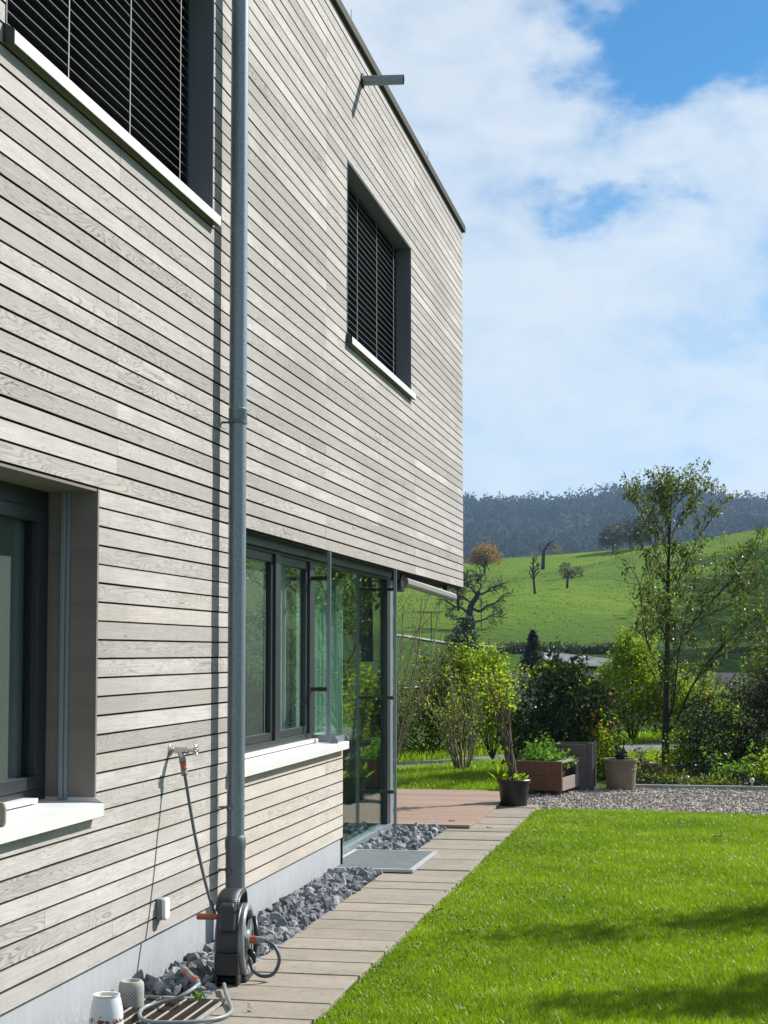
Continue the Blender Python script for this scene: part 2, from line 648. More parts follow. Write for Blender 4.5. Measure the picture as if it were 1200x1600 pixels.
M = {}
M['wood'] = wood_mat('weathered_larch', (0.585, 0.552, 0.520), (0.385, 0.360, 0.336), (0.100, 0.089, 0.080), (0.50, 0.36, 0.25), 1.3, 0.35)
M['wood_warm'] = wood_mat('weathered_larch_warm', (0.60, 0.56, 0.51), (0.53, 0.475, 0.42), (0.19, 0.15, 0.12), (0.56, 0.33, 0.19), 1.15, 0.9)
M['joint'] = simple('board_edge_dirt', (0.045, 0.04, 0.035), 0.9)
M['screw'] = simple('screw_head', (0.10, 0.095, 0.09), 0.6, 0.4)
M['membrane'] = simple('black_wall_membrane', (0.012, 0.012, 0.012), 0.9)
def plinth_mat():
    t = NT('plinth_render')
    P = t.pos()
    sep = t.n('ShaderNodeSeparateXYZ')
    t.set(sep.inputs[0], P)
    a = t.noise(P, 3, 6, 0.65)
    st = t.noise(t.mapping(P, (1, 22, 1.4)), 1, 5, 0.6)
    sp = t.noise(P, 38, 5, 0.7)
    c = t.mix(t.mr(a, 0.3, 0.7), (0.33, 0.345, 0.365), (0.385, 0.40, 0.42))
    c = t.mix(t.math('MULTIPLY', t.mr(st, 0.50, 0.72), 0.35), c, (0.46, 0.47, 0.48))
    lowf = t.mr(sep.outputs[2], 0.0, 0.17, 1.0, 0.0)
    c = t.mix(t.math('MULTIPLY', t.math('MULTIPLY', lowf, t.mr(sp, 0.38, 0.62)), 0.55), c, (0.16, 0.14, 0.115))
    return t.done(t.pbr(c, 0.8, 0, t.bump(sp, 0.15, 0.003), 0.25))


M['plinth'] = plinth_mat()
M['white_metal'] = simple('white_aluminium_sill', (0.64, 0.64, 0.625), 0.45, 0, 0.06, 5.0, 0, 0.5, 0.35)
M['coping'] = simple('bronze_roof_edge', (0.035, 0.031, 0.018), 0.7, 0.0, 0.1, 8, 0, 0.2)
M['anthracite'] = simple('anthracite_frame', (0.020, 0.025, 0.031), 0.40, 0.0, 0.06)
M['win_frame'] = simple('dark_grey_window_frame', (0.022, 0.027, 0.032), 0.40, 0.0, 0.06)
M['frame_grey'] = simple('grey_aluminium', (0.24, 0.27, 0.30), 0.38, 0.35, 0.05)
M['reveal_dark'] = simple('dark_reveal_metal', (0.125, 0.14, 0.155), 0.5, 0, 0.05)
M['reveal_wood'] = wood_mat('painted_reveal_wood', (0.22, 0.195, 0.175), (0.20, 0.175, 0.16), (0.12, 0.10, 0.09), (0.2, 0.17, 0.15), 0.35, 0.1, 'y')
M['slat'] = simple('blind_slat', (0.025, 0.027, 0.030), 0.35, 0.2, 0.06)
M['slat_edge'] = simple('blind_slat_edge', (0.15, 0.15, 0.15), 0.4, 0.4, 0.05)
M['tape'] = simple('blind_tape', (0.30, 0.30, 0.29), 0.7)
M['galv'] = None
M['pvc'] = simple('grey_standpipe', (0.13, 0.15, 0.17), 0.45, 0.1, 0.10, 8)
M['chrome'] = simple('chrome_tap', (0.55, 0.55, 0.56), 0.28, 1.0, 0.08)
M['black_plastic'] = simple('black_plastic', (0.014, 0.015, 0.017), 0.42, 0, 0.15, 10)
M['charcoal'] = simple('charcoal_plastic', (0.022, 0.027, 0.033), 0.45, 0, 0.12, 10)
M['lightgrey_plastic'] = simple('light_grey_plastic', (0.20, 0.21, 0.215), 0.4, 0, 0.08, 10)
M['orange'] = simple('orange_plastic', (0.40, 0.095, 0.035), 0.42, 0, 0.1, 20)
M['teal'] = simple('teal_plastic', (0.05, 0.30, 0.34), 0.4)
M['hose_grey'] = simple('grey_hose', (0.20, 0.23, 0.235), 0.45, 0, 0.1, 20)
M['hose_dark'] = simple('dark_hose', (0.075, 0.09, 0.10), 0.42, 0, 0.1, 20)
M['white_plastic'] = simple('white_plastic', (0.72, 0.72, 0.70), 0.5)
M['glass'] = glass_mat('window_glass', (0.80, 0.85, 0.835))
M['glass_green'] = glass_mat('door_glass', (0.76, 0.89, 0.84), 1.5)
M['curtain'] = simple('curtain_fabric', (0.62, 0.66, 0.63), 0.9, 0, 0.08, 3)
M['screen'] = simple('screen_fabric', (0.16, 0.163, 0.16), 0.9, 0, 0.30, 60)
M['interior'] = simple('interior_plaster', (0.22, 0.22, 0.21), 0.9)
M['interior_floor'] = simple('interior_floor', (0.16, 0.11, 0.07), 0.5)
M['soffit'] = wood_mat('soffit_wood', (0.50, 0.33, 0.15), (0.42, 0.26, 0.11), (0.20, 0.11, 0.05), (0.5, 0.28, 0.1), 0.6, 0.3)
M['alu'] = simple('awning_aluminium', (0.34, 0.34, 0.33), 0.4, 0.4, 0.05)


def galv():
    t = NT('galvanised_steel')
    P = t.pos()
    v = t.n('ShaderNodeTexVoronoi')
    t.set(v.inputs['Vector'], P)
    v.inputs['Scale'].default_value = 130
    sp = t.noise(P, 260, 2, 0.5)
    st = t.noise(t.mapping(P, (60, 60, 1.2)), 1, 4, 0.6)
    c = t.mix(v.outputs['Color'], (0.17, 0.215, 0.245), (0.25, 0.30, 0.335))
    c = t.mix(t.mr(sp, 0.55, 0.7), c, (0.40, 0.46, 0.50))
    c = t.mix(t.math('MULTIPLY', t.mr(st, 0.5, 0.75), 0.5), c, (0.16, 0.19, 0.21))
    return t.done(t.pbr(c, t.math('ADD', 0.36, t.math('MULTIPLY', sp, 0.2)), 0.65, t.bump(sp, 0.08, 0.002)))


M['galv'] = galv()


def concrete(name, col, col2, joint_dirt=True):
    t = NT(name)
    P = t.pos()
    r = t.attr('rnd')
    a = t.noise(P, 5, 6, 0.6)
    b = t.noise(P, 140, 4, 0.7)
    c = t.mix(t.mr(a, 0.3, 0.7), col, col2)
    c = t.mix(t.math('MULTIPLY', r, 0.5), c, tuple(x * 0.72 for x in col2))
    c = t.mix(t.math('MULTIPLY', t.mr(b, 0.52, 0.75), 0.45), c, tuple(x * 0.45 for x in col))
    d = t.noise(P, 26, 4, 0.65)
    c = t.mix(t.math('MULTIPLY', t.mr(d, 0.56, 0.72), 0.5), c, (0.10, 0.092, 0.065))
    e = t.noise(P, 2.2, 6, 0.7)
    c = t.mix(t.math('MULTIPLY', t.mr(e, 0.48, 0.68), 0.45), c, tuple(x * 0.55 for x in col2))
    f_ = t.noise(P, 70, 3, 0.6)
    c = t.mix(t.math('MULTIPLY', t.mr(f_, 0.62, 0.72), 0.35), c, tuple(min(0.6, x * 1.7) for x in col))
    return t.done(t.pbr(c, 0.88, 0, t.bump(b, 0.4, 0.003), 0.25))


M['slab'] = concrete('paving_slab', (0.335, 0.295, 0.240), (0.27, 0.24, 0.195))
M['kerb'] = concrete('kerb_concrete', (0.36, 0.36, 0.35), (0.30, 0.30, 0.29))
M['pot_concrete'] = concrete('pot_concrete', (0.42, 0.41, 0.39), (0.36, 0.35, 0.33))
M['asphalt'] = concrete('road_asphalt', (0.17, 0.17, 0.175), (0.14, 0.14, 0.145))
M['terracotta'] = concrete('weathered_stoneware', (0.20, 0.165, 0.115), (0.15, 0.13, 0.085))


def rock_mat():
    t = NT('crushed_limestone')
    P = t.pos()
    r = t.attr('rnd')
    n = t.noise(P, 45, 5, 0.7)
    c = t.ramp(r, [(0.0, (0.075, 0.085, 0.105)), (0.5, (0.165, 0.18, 0.205)), (0.85, (0.27, 0.285, 0.305)), (1.0, (0.40, 0.405, 0.41))])
    c = t.mix(t.math('MULTIPLY', t.mr(n, 0.48, 0.7), 0.7), c, (0.33, 0.335, 0.345))
    c = t.mix(t.mr(t.noise(P, 18, 3, 0.6), 0.6, 0.75), c, (0.10, 0.11, 0.13))
    return t.done(t.pbr(c, 0.8, 0, t.bump(n, 0.9, 0.012), 0.3))


M['rock'] = rock_mat()


def gravel_mat():
    t = NT('pale_gravel')
    P = t.pos()
    v = t.n('ShaderNodeTexVoronoi')
    t.set(v.inputs['Vector'], P)
    v.inputs['Scale'].default_value = 48
    sc = t.n('ShaderNodeSeparateColor')
    t.set(sc.inputs[0], v.outputs['Color'])
    c = t.ramp(sc.outputs[0], [(0, (0.14, 0.125, 0.11)), (0.4, (0.27, 0.245, 0.215)), (0.8, (0.40, 0.365, 0.325)), (1, (0.5, 0.46, 0.42))])
    return t.done(t.pbr(c, 0.9, 0, t.bump(v.outputs['Distance'], 0.8, 0.012), 0.2))


M['gravel'] = gravel_mat()


def pebble_mat():
    t = NT('pebble')
    r = t.attr('rnd')
    c = t.ramp(r, [(0, (0.12, 0.11, 0.095)), (0.3, (0.26, 0.235, 0.21)), (0.8, (0.42, 0.38, 0.34)), (1, (0.56, 0.52, 0.47))])
    return t.done(t.pbr(c, 0.85, 0, None, 0.25))


M['pebble'] = pebble_mat()


def deck_mat():
    t = NT('red_brown_decking')
    P = t.pos()
    r = t.attr('rnd')
    n = t.noise(t.mapping(P, (2, 30, 1)), 1, 5, 0.6)
    g = t.n('ShaderNodeTexWave', wave_type='BANDS', bands_direction='Y')
    t.set(g.inputs['Vector'], P)
    g.inputs['Scale'].default_value = 26
    c = t.mix(r, (0.29, 0.205, 0.155), (0.375, 0.28, 0.22))
    c = t.mix(t.mr(n, 0.4, 0.75), c, (0.40, 0.27, 0.21))
    c = t.mix(t.math('MULTIPLY', t.mr(g.outputs['Fac'], 0.0, 0.35, 1.0, 0.0), 0.45), c, (0.12, 0.07, 0.05))
    return t.done(t.pbr(c, 0.7, 0, t.bump(g.outputs['Fac'], 0.5, 0.004), 0.3))


M['deck'] = deck_mat()
M['brown_board'] = wood_mat('red_brown_planter_board', (0.17, 0.085, 0.055), (0.15, 0.075, 0.05), (0.07, 0.04, 0.03), (0.2, 0.1, 0.06), 0.6, 0.2, 'x')
M['grey_board'] = wood_mat('dark_grey_planter_board', (0.12, 0.11, 0.115), (0.105, 0.098, 0.105), (0.05, 0.045, 0.045), (0.12, 0.1, 0.1), 0.6, 0.1, 'x')
M['pale_board'] = wood_mat('pale_weathered_planter_board', (0.33, 0.27, 0.23), (0.27, 0.22, 0.19), (0.12, 0.09, 0.08), (0.3, 0.2, 0.15), 0.7, 0.2, 'y')
M['soil'] = simple('dark_soil', (0.035, 0.027, 0.02), 0.95, 0, 0.5, 40, 0.8)


def mat_fabric():
    t = NT('door_mat_bristles')
    P = t.pos()
    n = t.noise(P, 320, 2, 0.6)
    b = t.noise(P, 9, 4, 0.6)
    c = t.mix(n, (0.07, 0.08, 0.085), (0.17, 0.19, 0.20))
    c = t.mix(t.mr(b, 0.4, 0.7), c, (0.16, 0.17, 0.17))
    return t.done(t.pbr(c, 0.9, 0, t.bump(n, 0.6, 0.004), 0.2))


M['mat'] = mat_fabric()


def ground_mat():
    t = NT('grassland')
    P = t.pos()
    sep = t.n('ShaderNodeSeparateXYZ')
    t.set(sep.inputs[0], P)
    dist = t.n('ShaderNodeVectorMath', operation='LENGTH')
    t.set(dist.inputs[0], P)
    d = dist.outputs['Value']
    n1 = t.noise(P, 0.035, 5, 0.6)
    n2 = t.noise(P, 0.5, 5, 0.65)
    n3 = t.noise(t.mapping(P, (0.45, 1, 2), (3, 1, 0)), 1.5, 7, 0.75)
    mea = t.mix(t.mr(n1, 0.35, 0.65), (0.078, 0.150, 0.003), (0.140, 0.230, 0.005))
    mea = t.mix(t.math('MULTIPLY', t.mr(n2, 0.35, 0.7), 0.45), mea, (0.050, 0.108, 0.003))
    mea = t.mix(t.math('MULTIPLY', t.mr(n3, 0.48, 0.66), 0.60), mea, (0.042, 0.092, 0.003))
    mea = t.mix(t.math('MULTIPLY', t.mr(t.noise(P, 0.22, 4, 0.6), 0.60, 0.72), 0.5), mea, (0.19, 0.27, 0.045))
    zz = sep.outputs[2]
    low = t.mr(t.math('ADD', zz, t.math('MULTIPLY', t.math('SUBTRACT', n1, 0.5), 2.5)), 2.0, 5.5, 0.70, 0.0)  # shade on the lower meadow, painted in as a darker green
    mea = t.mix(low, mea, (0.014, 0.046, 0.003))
    near = t.mix(t.noise(P, 30, 5, 0.7), (0.020, 0.050, 0.006), (0.07, 0.13, 0.016))
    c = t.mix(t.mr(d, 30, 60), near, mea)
    wood = t.mix(t.noise(P, 0.05, 5, 0.7), (0.045, 0.04, 0.026), (0.07, 0.06, 0.035))
    c = t.mix(t.mr(d, 430, 520), c, wood)
    h = t.math('ADD', n3, t.math('MULTIPLY', n2, 1.5))
    return t.done(t.pbr(c, 0.9, 0, t.bump(h, 0.7, 0.35), 0.1))


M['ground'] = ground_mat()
M['blade'] = leaf_mat('grass_blade', [(0.0, (0.058, 0.112, 0.004)), (0.35, (0.156, 0.245, 0.005)), (0.75, (0.245, 0.335, 0.008)), (0.93, (0.31, 0.375, 0.03)), (1.0, (0.46, 0.43, 0.20))], 0.48, 0.38, 0.5, 1.75)
M['meadow_blade'] = leaf_mat('meadow_grass_blade', [(0.0, (0.050, 0.100, 0.003)), (0.5, (0.090, 0.160, 0.004)), (1.0, (0.145, 0.23, 0.006))], 0.45, 0.6, 0.1, 1.6)
M['leaf_yellowgreen'] = leaf_mat('leaf_yellow_green', [(0, (0.070, 0.13, 0.010)), (0.45, (0.16, 0.245, 0.014)), (0.85, (0.27, 0.33, 0.02)), (0.97, (0.40, 0.32, 0.03)), (1, (0.48, 0.36, 0.03))], 0.58, 0.45, 0.35, 1.9)
M['leaf_olive'] = leaf_mat('leaf_olive', [(0, (0.034, 0.060, 0.008)), (0.5, (0.085, 0.115, 0.014)), (0.9, (0.16, 0.18, 0.022)), (1, (0.32, 0.25, 0.04))], 0.52, 0.45, 0.35, 1.8)
M['leaf_laurel'] = leaf_mat('leaf_glossy_dark', [(0, (0.016, 0.036, 0.010)), (0.6, (0.036, 0.075, 0.016)), (0.95, (0.085, 0.14, 0.022)), (1, (0.2, 0.2, 0.04))], 0.33, 0.33, 0.7, 1.8)
M['leaf_red'] = leaf_mat('leaf_red_orange', [(0, (0.20, 0.03, 0.015)), (0.6, (0.40, 0.10, 0.03)), (1, (0.55, 0.25, 0.04))], 0.5, 0.4, 0.4)
M['leaf_sapling'] = leaf_mat('leaf_autumn_sapling', [(0, (0.028, 0.046, 0.012)), (0.5, (0.075, 0.105, 0.018)), (0.93, (0.125, 0.165, 0.028)), (0.98, (0.28, 0.20, 0.03)), (1, (0.38, 0.17, 0.03))], 0.45, 0.42, 0.45, 1.9)
M['leaf_orange'] = leaf_mat('leaf_orange_tree', [(0, (0.06, 0.08, 0.015)), (0.4, (0.20, 0.14, 0.025)), (0.8, (0.48, 0.22, 0.04)), (1, (0.6, 0.26, 0.05))], 0.45)
M['leaf_needle'] = leaf_mat('leaf_dark_needles', [(0, (0.006, 0.016, 0.007)), (0.7, (0.014, 0.032, 0.012)), (1, (0.04, 0.075, 0.02))], 0.15, 0.45, 0.35)
M['leaf_spruce'] = leaf_mat('leaf_purple_spruce', [(0, (0.020, 0.016, 0.020)), (0.6, (0.042, 0.034, 0.040)), (1, (0.075, 0.065, 0.06))], 0.12)
M['leaf_ivy'] = leaf_mat('leaf_ivy', [(0, (0.012, 0.022, 0.010)), (0.7, (0.026, 0.042, 0.018)), (1, (0.06, 0.07, 0.03))], 0.2)
M['leaf_brown'] = leaf_mat('leaf_bare_twig_haze', [(0, (0.05, 0.04, 0.03)), (0.6, (0.09, 0.075, 0.05)), (1, (0.14, 0.12, 0.07))], 0.2)
M['leaf_clover'] = leaf_mat('leaf_clover', [(0, (0.07, 0.13, 0.008)), (1, (0.19, 0.27, 0.02))], 0.4, 0.5, 0.3, 1.6)
M['leaf_fern'] = leaf_mat('leaf_fresh_green', [(0, (0.06, 0.14, 0.015)), (1, (0.17, 0.30, 0.04))], 0.45)
M['forest'] = leaf_mat('far_wood', [(0, (0.016, 0.022, 0.016)), (0.35, (0.038, 0.036, 0.026)), (0.7, (0.085, 0.070, 0.045)), (0.9, (0.13, 0.105, 0.06)), (1, (0.13, 0.14, 0.05))], 0.2, 0.8, 0.1)
M['bark'] = bark_mat('bark_dark', (0.025, 0.02, 0.016), (0.075, 0.062, 0.05))
M['bark_far'] = bark_mat('bark_far', (0.022, 0.02, 0.018), (0.055, 0.05, 0.045), 2)
M['twig_pale'] = bark_mat('pale_twigs', (0.16, 0.13, 0.085), (0.30, 0.26, 0.18), 10)
M['vine'] = bark_mat('vine_bark', (0.07, 0.055, 0.04), (0.20, 0.165, 0.13), 10)


# ------------------------------------------------------------------ ground sheet, roads, paths
def build_ground():
    al = np.concatenate([np.linspace(-math.pi, -0.9, 40), np.linspace(-0.9, 0.9, 260)[1:-1], np.linspace(0.9, math.pi, 40)])
    rr = np.concatenate([np.linspace(0.5, 34, 30), np.geomspace(36, 420, 130), np.geomspace(430, 6000, 70)])
    A, R = np.meshgrid(al, rr)
    th = A - YAW
    X = CX + R * np.sin(th)
    Y = R * np.cos(th)
    Z = ground_z(X, Y) - 0.02
    n, k = A.shape
    V = np.stack([X, Y, Z], -1).reshape(-1, 3)
    i = np.arange(n - 1)[:, None] * k
    j = np.arange(k - 1)[None]
    Fa = np.stack([i + j, i + j + 1, i + k + j + 1, i + k + j], -1).reshape(-1, 4)[:, ::-1]
    b = MB()
    b.add_arr(V, Fa)
    b.add([(CX + 0.5 * math.sin(a - YAW), 0.5 * math.cos(a - YAW), -0.02) for a in al[:-1]], [tuple(range(len(al) - 1))[::-1]])
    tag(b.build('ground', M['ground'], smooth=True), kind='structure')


build_ground()


def strip(name, pts, width, mat, lift=0.0, z=None, sub=8, th=0.0):
    P = []
    pts = [np.asarray(p, float)[:2] for p in pts]
    for a, c in zip(pts[:-1], pts[1:]):
        for s_ in np.linspace(0, 1, sub, endpoint=False):
            P.append(a + (c - a) * s_)
    P.append(pts[-1])
    P = np.array(P)
    T = np.gradient(P, axis=0)
    T /= np.linalg.norm(T, axis=1)[:, None]
    Nn = np.stack([-T[:, 1], T[:, 0]], -1)
    w = np.full(len(P), width) if np.isscalar(width) else np.interp(np.linspace(0, 1, len(P)), np.linspace(0, 1, len(width)), width)
    rows = []
    for s_ in (-1, -0.33, 0.33, 1):
        q = P + Nn * (w * s_ / 2)[:, None]
        zz = (ground_z(q[:, 0], q[:, 1]) + lift) if z is None else np.full(len(q), z)
        rows.append(np.column_stack([q, zz]))
    V = np.concatenate(rows)
    n = len(P)
    b = MB()
    i = np.arange(3)[:, None] * n
    j = np.arange(n - 1)[None]
    b.add_arr(V, np.stack([i + j, i + n + j, i + n + j + 1, i + j + 1], -1).reshape(-1, 4)[:, ::-1])
    o = b.build(name, mat)
    return tag(o, kind='structure')


M['track'] = concrete('pale_track', (0.36, 0.35, 0.33), (0.28, 0.28, 0.26))
strip('road', [(-9.0, 12.5), (-4.2, 19.3), (-1.75, 23.2), (-0.35, 25.5), (1.4, 28.3), (2.3, 30.0), (6.0, 36.5), (14, 48)], 1.35, M['asphalt'], z=0.0)
strip('field_path', [place(560, 990), place(640, 998), place(700, 1007), place(770, 1012), place(840, 1019)], 0.9, M['track'], 0.12)
strip('far_road', [place(820, 1018), place(862, 1026), place(905, 1035), place(960, 1042), place(1040, 1046)], (1.0, 3.0, 5.0, 5.0, 4.5), M['asphalt'], 0.12)
strip('lower_path', [place(560, 1086), place(640, 1077), place(690, 1072), place(740, 1070)], 0.7, M['track'], 0.10)

# paving slabs of the garden path
b = MB()
yy = 4.2
while yy < 17.42:
    pitch = 0.338
    x0 = 0.372
    x1 = 1.0 + random.uniform(-0.006, 0.006)
    dz = random.uniform(-0.003, 0.004)
    x0 = 0.505 if yy + pitch < 7.62 else 0.372
    b.box(x0, x1, yy + 0.009, yy + pitch - 0.009, -0.05, 0.022 + dz, 0, random.random())
    yy += pitch
tag(b.build('garden_path', M['slab'], bevel=0.004), kind='structure')
b = MB()
b.box(0.375, 0.995, 4.2, 17.4, -0.045, 0.004)
tag(b.build('path_bedding', M['soil']), kind='structure')

# gravel area
b = MB()
b.add([(0.3, 17.45, -0.004), (1.0, 17.45, -0.004), (3.5, 17.2, -0.004), (12, 16.6, -0.004), (12, 20.4, -0.004), (0.3, 20.4, -0.004)], [(0, 1, 2, 3, 4, 5)])
tag(b.build('gravel', M['gravel']), kind='structure')


def rocks(n, pos, size, name, mat, flat=0.75, planes=7, lvl=1):
    """angular broken stones: spheres cut by random planes"""
    import bmesh
    bm = bmesh.new()
    bmesh.ops.create_icosphere(bm, subdivisions=lvl, radius=1.0)
    bv = np.array([v.co[:] for v in bm.verts])
    bf = np.array([[v.index for v in f.verts] for f in bm.faces])
    bm.free()
    VV = []
    FF = []
    RR = []
    for k in range(n):
        v = bv.copy()
        for _ in range(planes):
            d = rng.normal(size=3)
            d /= np.linalg.norm(d)
            h = rng.uniform(0.35, 0.8)
            e = v @ d - h
            v = v - np.outer(np.clip(e, 0, None), d)
        v = v * (rng.uniform(0.7, 1.3, 3) * np.array([1, 1, flat]))
        q = rng.normal(size=4)
        q /= np.linalg.norm(q)
        w, x, y, z = q
        Rm = np.array([[1 - 2 * (y * y + z * z), 2 * (x * y - z * w), 2 * (x * z + y * w)], [2 * (x * y + z * w), 1 - 2 * (x * x + z * z), 2 * (y * z - x * w)], [2 * (x * z - y * w), 2 * (y * z + x * w), 1 - 2 * (x * x + y * y)]])
        VV.append(v @ Rm.T * size[k] + pos[k])
        FF.append(bf + k * len(bv))
        RR += [rng.uniform()] * len(bf)
    b = MB()
    b.add_arr(np.concatenate(VV), np.concatenate(FF), 0, RR)
    return b.build(name, mat)


def stone_bed():
    P = []
    Sz = []
    for (y0, y1) in ((7.62, 12.06), (13.3, 15.18)):
        n = int((y1 - y0) * 420)
        x = rng.uniform(-0.0, 0.365, n)
        y = rng.uniform(y0, y1, n)
        if y0 > 13:
            x = rng.uniform(-0.14, 0.37, int(n * 1.3))
            y = rng.uniform(y0, y1, int(n * 1.3))
        sz = np.clip(rng.lognormal(-3.45, 0.42, len(x)), 0.014, 0.062)
        hump = 0.03 * (1 - np.abs(x - 0.1) / 0.4)
        z = rng.uniform(-0.02, 0.035, len(x)) + hump - 0.02
        P.append(np.column_stack([x, y, z]))
        Sz.append(sz)
    P = np.concatenate(P)
    Sz = np.concatenate(Sz)
    o = rocks(len(P), P, Sz, 'crushed_stone_bed', M['rock'])
    tag(o, 'bed of broken blue grey limestone between the house plinth and the path', 'stones', kind='stuff')


stone_bed()

n = 16000
px = rng.uniform(0.45, 6.5, n)
py = rng.uniform(17.2, 20.4, n)
ok = py > 17.47 - 0.1 * (px - 1)
px, py = px[ok], py[ok]
o = rocks(len(px), np.column_stack([px, py, rng.uniform(-0.006, 0.008, len(px))]), np.clip(rng.lognormal(-4.5, 0.35, len(px)), 0.006, 0.03), 'gravel_stones', M['pebble'], 0.7, 4, 0 or 1)
tag(o, 'loose pale grit scattered over the gravel strip', 'gravel', kind='stuff')


# ------------------------------------------------------------------ grass
def hnoise(x, y, s):
    return (np.sin(x * s + 1.3) * np.sin(y * s * 1.13 + 0.4) + np.sin(x * s * 2.3 + y * s * 1.7) * 0.5 + np.sin(x * s * 0.6 - y * s * 3.1 + 2) * 0.4) / 1.9


def grass(name, X, Y, h, w, label, zfun=None, mat_='blade'):
    n = len(X)
    z0 = np.zeros(n) - 0.015 if zfun is None else zfun(X, Y) - 0.02
    a = rng.uniform(0, 2 * np.pi, n)
    lean = rng.uniform(0.1, 0.75, n) * h
    la = rng.uniform(0, 2 * np.pi, n)
    d = np.stack([np.cos(a), np.sin(a), np.zeros(n)], -1) * (w / 2)[:, None]
    ln = np.stack([np.cos(la), np.sin(la), np.zeros(n)], -1) * lean[:, None]
    p = np.stack([X, Y, z0], -1)
    up = np.array([0, 0, 1.0])
    mid = p + ln * 0.35 + up * (h * 0.6)[:, None]
    tip = p + ln + up * h[:, None]
    V = np.stack([p - d, p + d, mid - d * 0.75, mid + d * 0.75, tip], 1).reshape(-1, 3)
    base = np.arange(n)[:, None] * 5
    loops = (base + np.array([[0, 1, 3, 2, 2, 3, 4]])).ravel()
    st = (np.arange(n)[:, None] * 7 + np.array([[0, 4]])).ravel()
    r = np.clip(rng.beta(2, 2, n) * 0.8 + 0.07 + 0.17 * hnoise(X, Y, 1.1) + 0.10 * hnoise(X, Y, 4.7) + (rng.uniform(0, 1, n) > 0.975) * 0.35, 0, 1)
    me = mesh_np(name, V, loops, st, [M[mat_]], None, {'rnd': np.repeat(r, 2)})
    o = bpy.data.objects.new(name, me)
    COL.objects.link(o)
    return tag(o, label, 'grass', kind='stuff')


def lawn():
    n = 760000
    # denser near the camera
    y = 6.0 + (17.5 - 6.0) * rng.uniform(0, 1, n) ** 1.25
    x = rng.uniform(0.9, 4.0, n)
    edge = 0.995 + 0.035 * hnoise(x * 0 + 1, y, 5.0) + 0.03 * hnoise(x * 0 + 2, y, 23.0)
    k = (x > edge - 0.05 * rng.uniform(0, 1, n) ** 2) & (y < 17.47 - 0.1 * (x - 1) + 0.03 * hnoise(x, y, 14)) & (x < 3.1 + 0.05 * y)
    x, y = x[k], y[k]
    hn = hnoise(x, y, 3.0) * 0.5 + hnoise(x, y, 9.0) * 0.5
    h = (0.042 + 0.014 * hn) * rng.uniform(0.55, 1.35, len(x))
    h *= np.clip(0.55 + (x - 1.0) * 1.8, 0.55, 1.0)
    w = rng.uniform(0.0018, 0.0040, len(x)) * (1 + (y - 6) * 0.05)
    grass('lawn_grass', x, y, np.clip(h, 0.012, 0.1), w, 'short bright green lawn beside the paved path')
    # the rest of the lawn towards the garden trees
    m = 170000
    xx_, yy_ = rng.uniform(3.1, 9.0, m), rng.uniform(3.0, 17.3, m)
    kk_ = (xx_ > 3.1 + 0.05 * yy_) & (yy_ < 17.47 - 0.1 * (xx_ - 1))
    xx_, yy_ = xx_[kk_], yy_[kk_]
    grass('outer_lawn_grass', xx_, yy_, 0.045 * rng.uniform(0.6, 1.35, len(xx_)), rng.uniform(0.006, 0.011, len(xx_)), 'lawn beyond the right picture edge around the garden trees')
    # clover and other broad leaved weeds in drifts
    m = 26000
    cx_, cy_ = rng.uniform(1.005, 3.7, m), rng.uniform(6.4, 17.3, m)
    dens = hnoise(cx_, cy_, 2.3) + 0.6 * hnoise(cx_, cy_, 6.1) + 1.1 * np.exp(-((cx_ - 1.25) / 0.35) ** 2)
    k2 = dens + rng.normal(size=m) * 0.25 > 0.55
    cx_, cy_ = cx_[k2], cy_[k2]
    bb = MB()
    bb.leaves(np.column_stack([cx_, cy_, rng.uniform(0.008, 0.036, len(cx_))]), 0.018, 0.8, aspect=0.8)
    tag(bb.build('lawn_clover', M['leaf_clover']), 'clover and low weeds growing through the lawn', 'clover', kind='stuff')
    # rear strip between deck and road, and verge beyond the road
    n = 70000
    x = rng.uniform(-4.5, 0.75, n)
    y = rng.uniform(19.05, 25.5, n)
    k = (y < 22.6 + (x + 1.9) * 1.62) & ((x < 0.45) | (y > 20.3))
    x, y = x[k], y[k]
    grass('rear_grass', x, y, rng.uniform(0.04, 0.10, len(x)), rng.uniform(0.005, 0.010, len(x)), 'sunlit strip of rougher grass between the deck and the narrow road')
    n = 70000
    x = rng.uniform(-5, 9, n)
    y = rng.uniform(20.5, 38, n)
    yr = np.interp(x, [-9, -4.2, -1.75, -0.35, 1.4, 2.3, 6.0, 14], [12.5, 19.3, 23.2, 25.5, 28.3, 30.0, 36.5, 48])
    k = ((y > yr + 1.35) & (y < yr + 6)) | ((y < yr - 1.3) & (x > 0.7) & (y > 22.5))
    x, y = x[k], y[k]
    grass('verge_grass', x, y, rng.uniform(0.06, 0.16, len(x)), rng.uniform(0.008, 0.014, len(x)), 'long verge grass along both sides of the narrow road', ground_z)


lawn()


# ------------------------------------------------------------------ the house
def ground_pt(px, py, z=0.0):
    v = ray(px, py)
    return CAM + v * ((z - CAM[2]) / v[2])


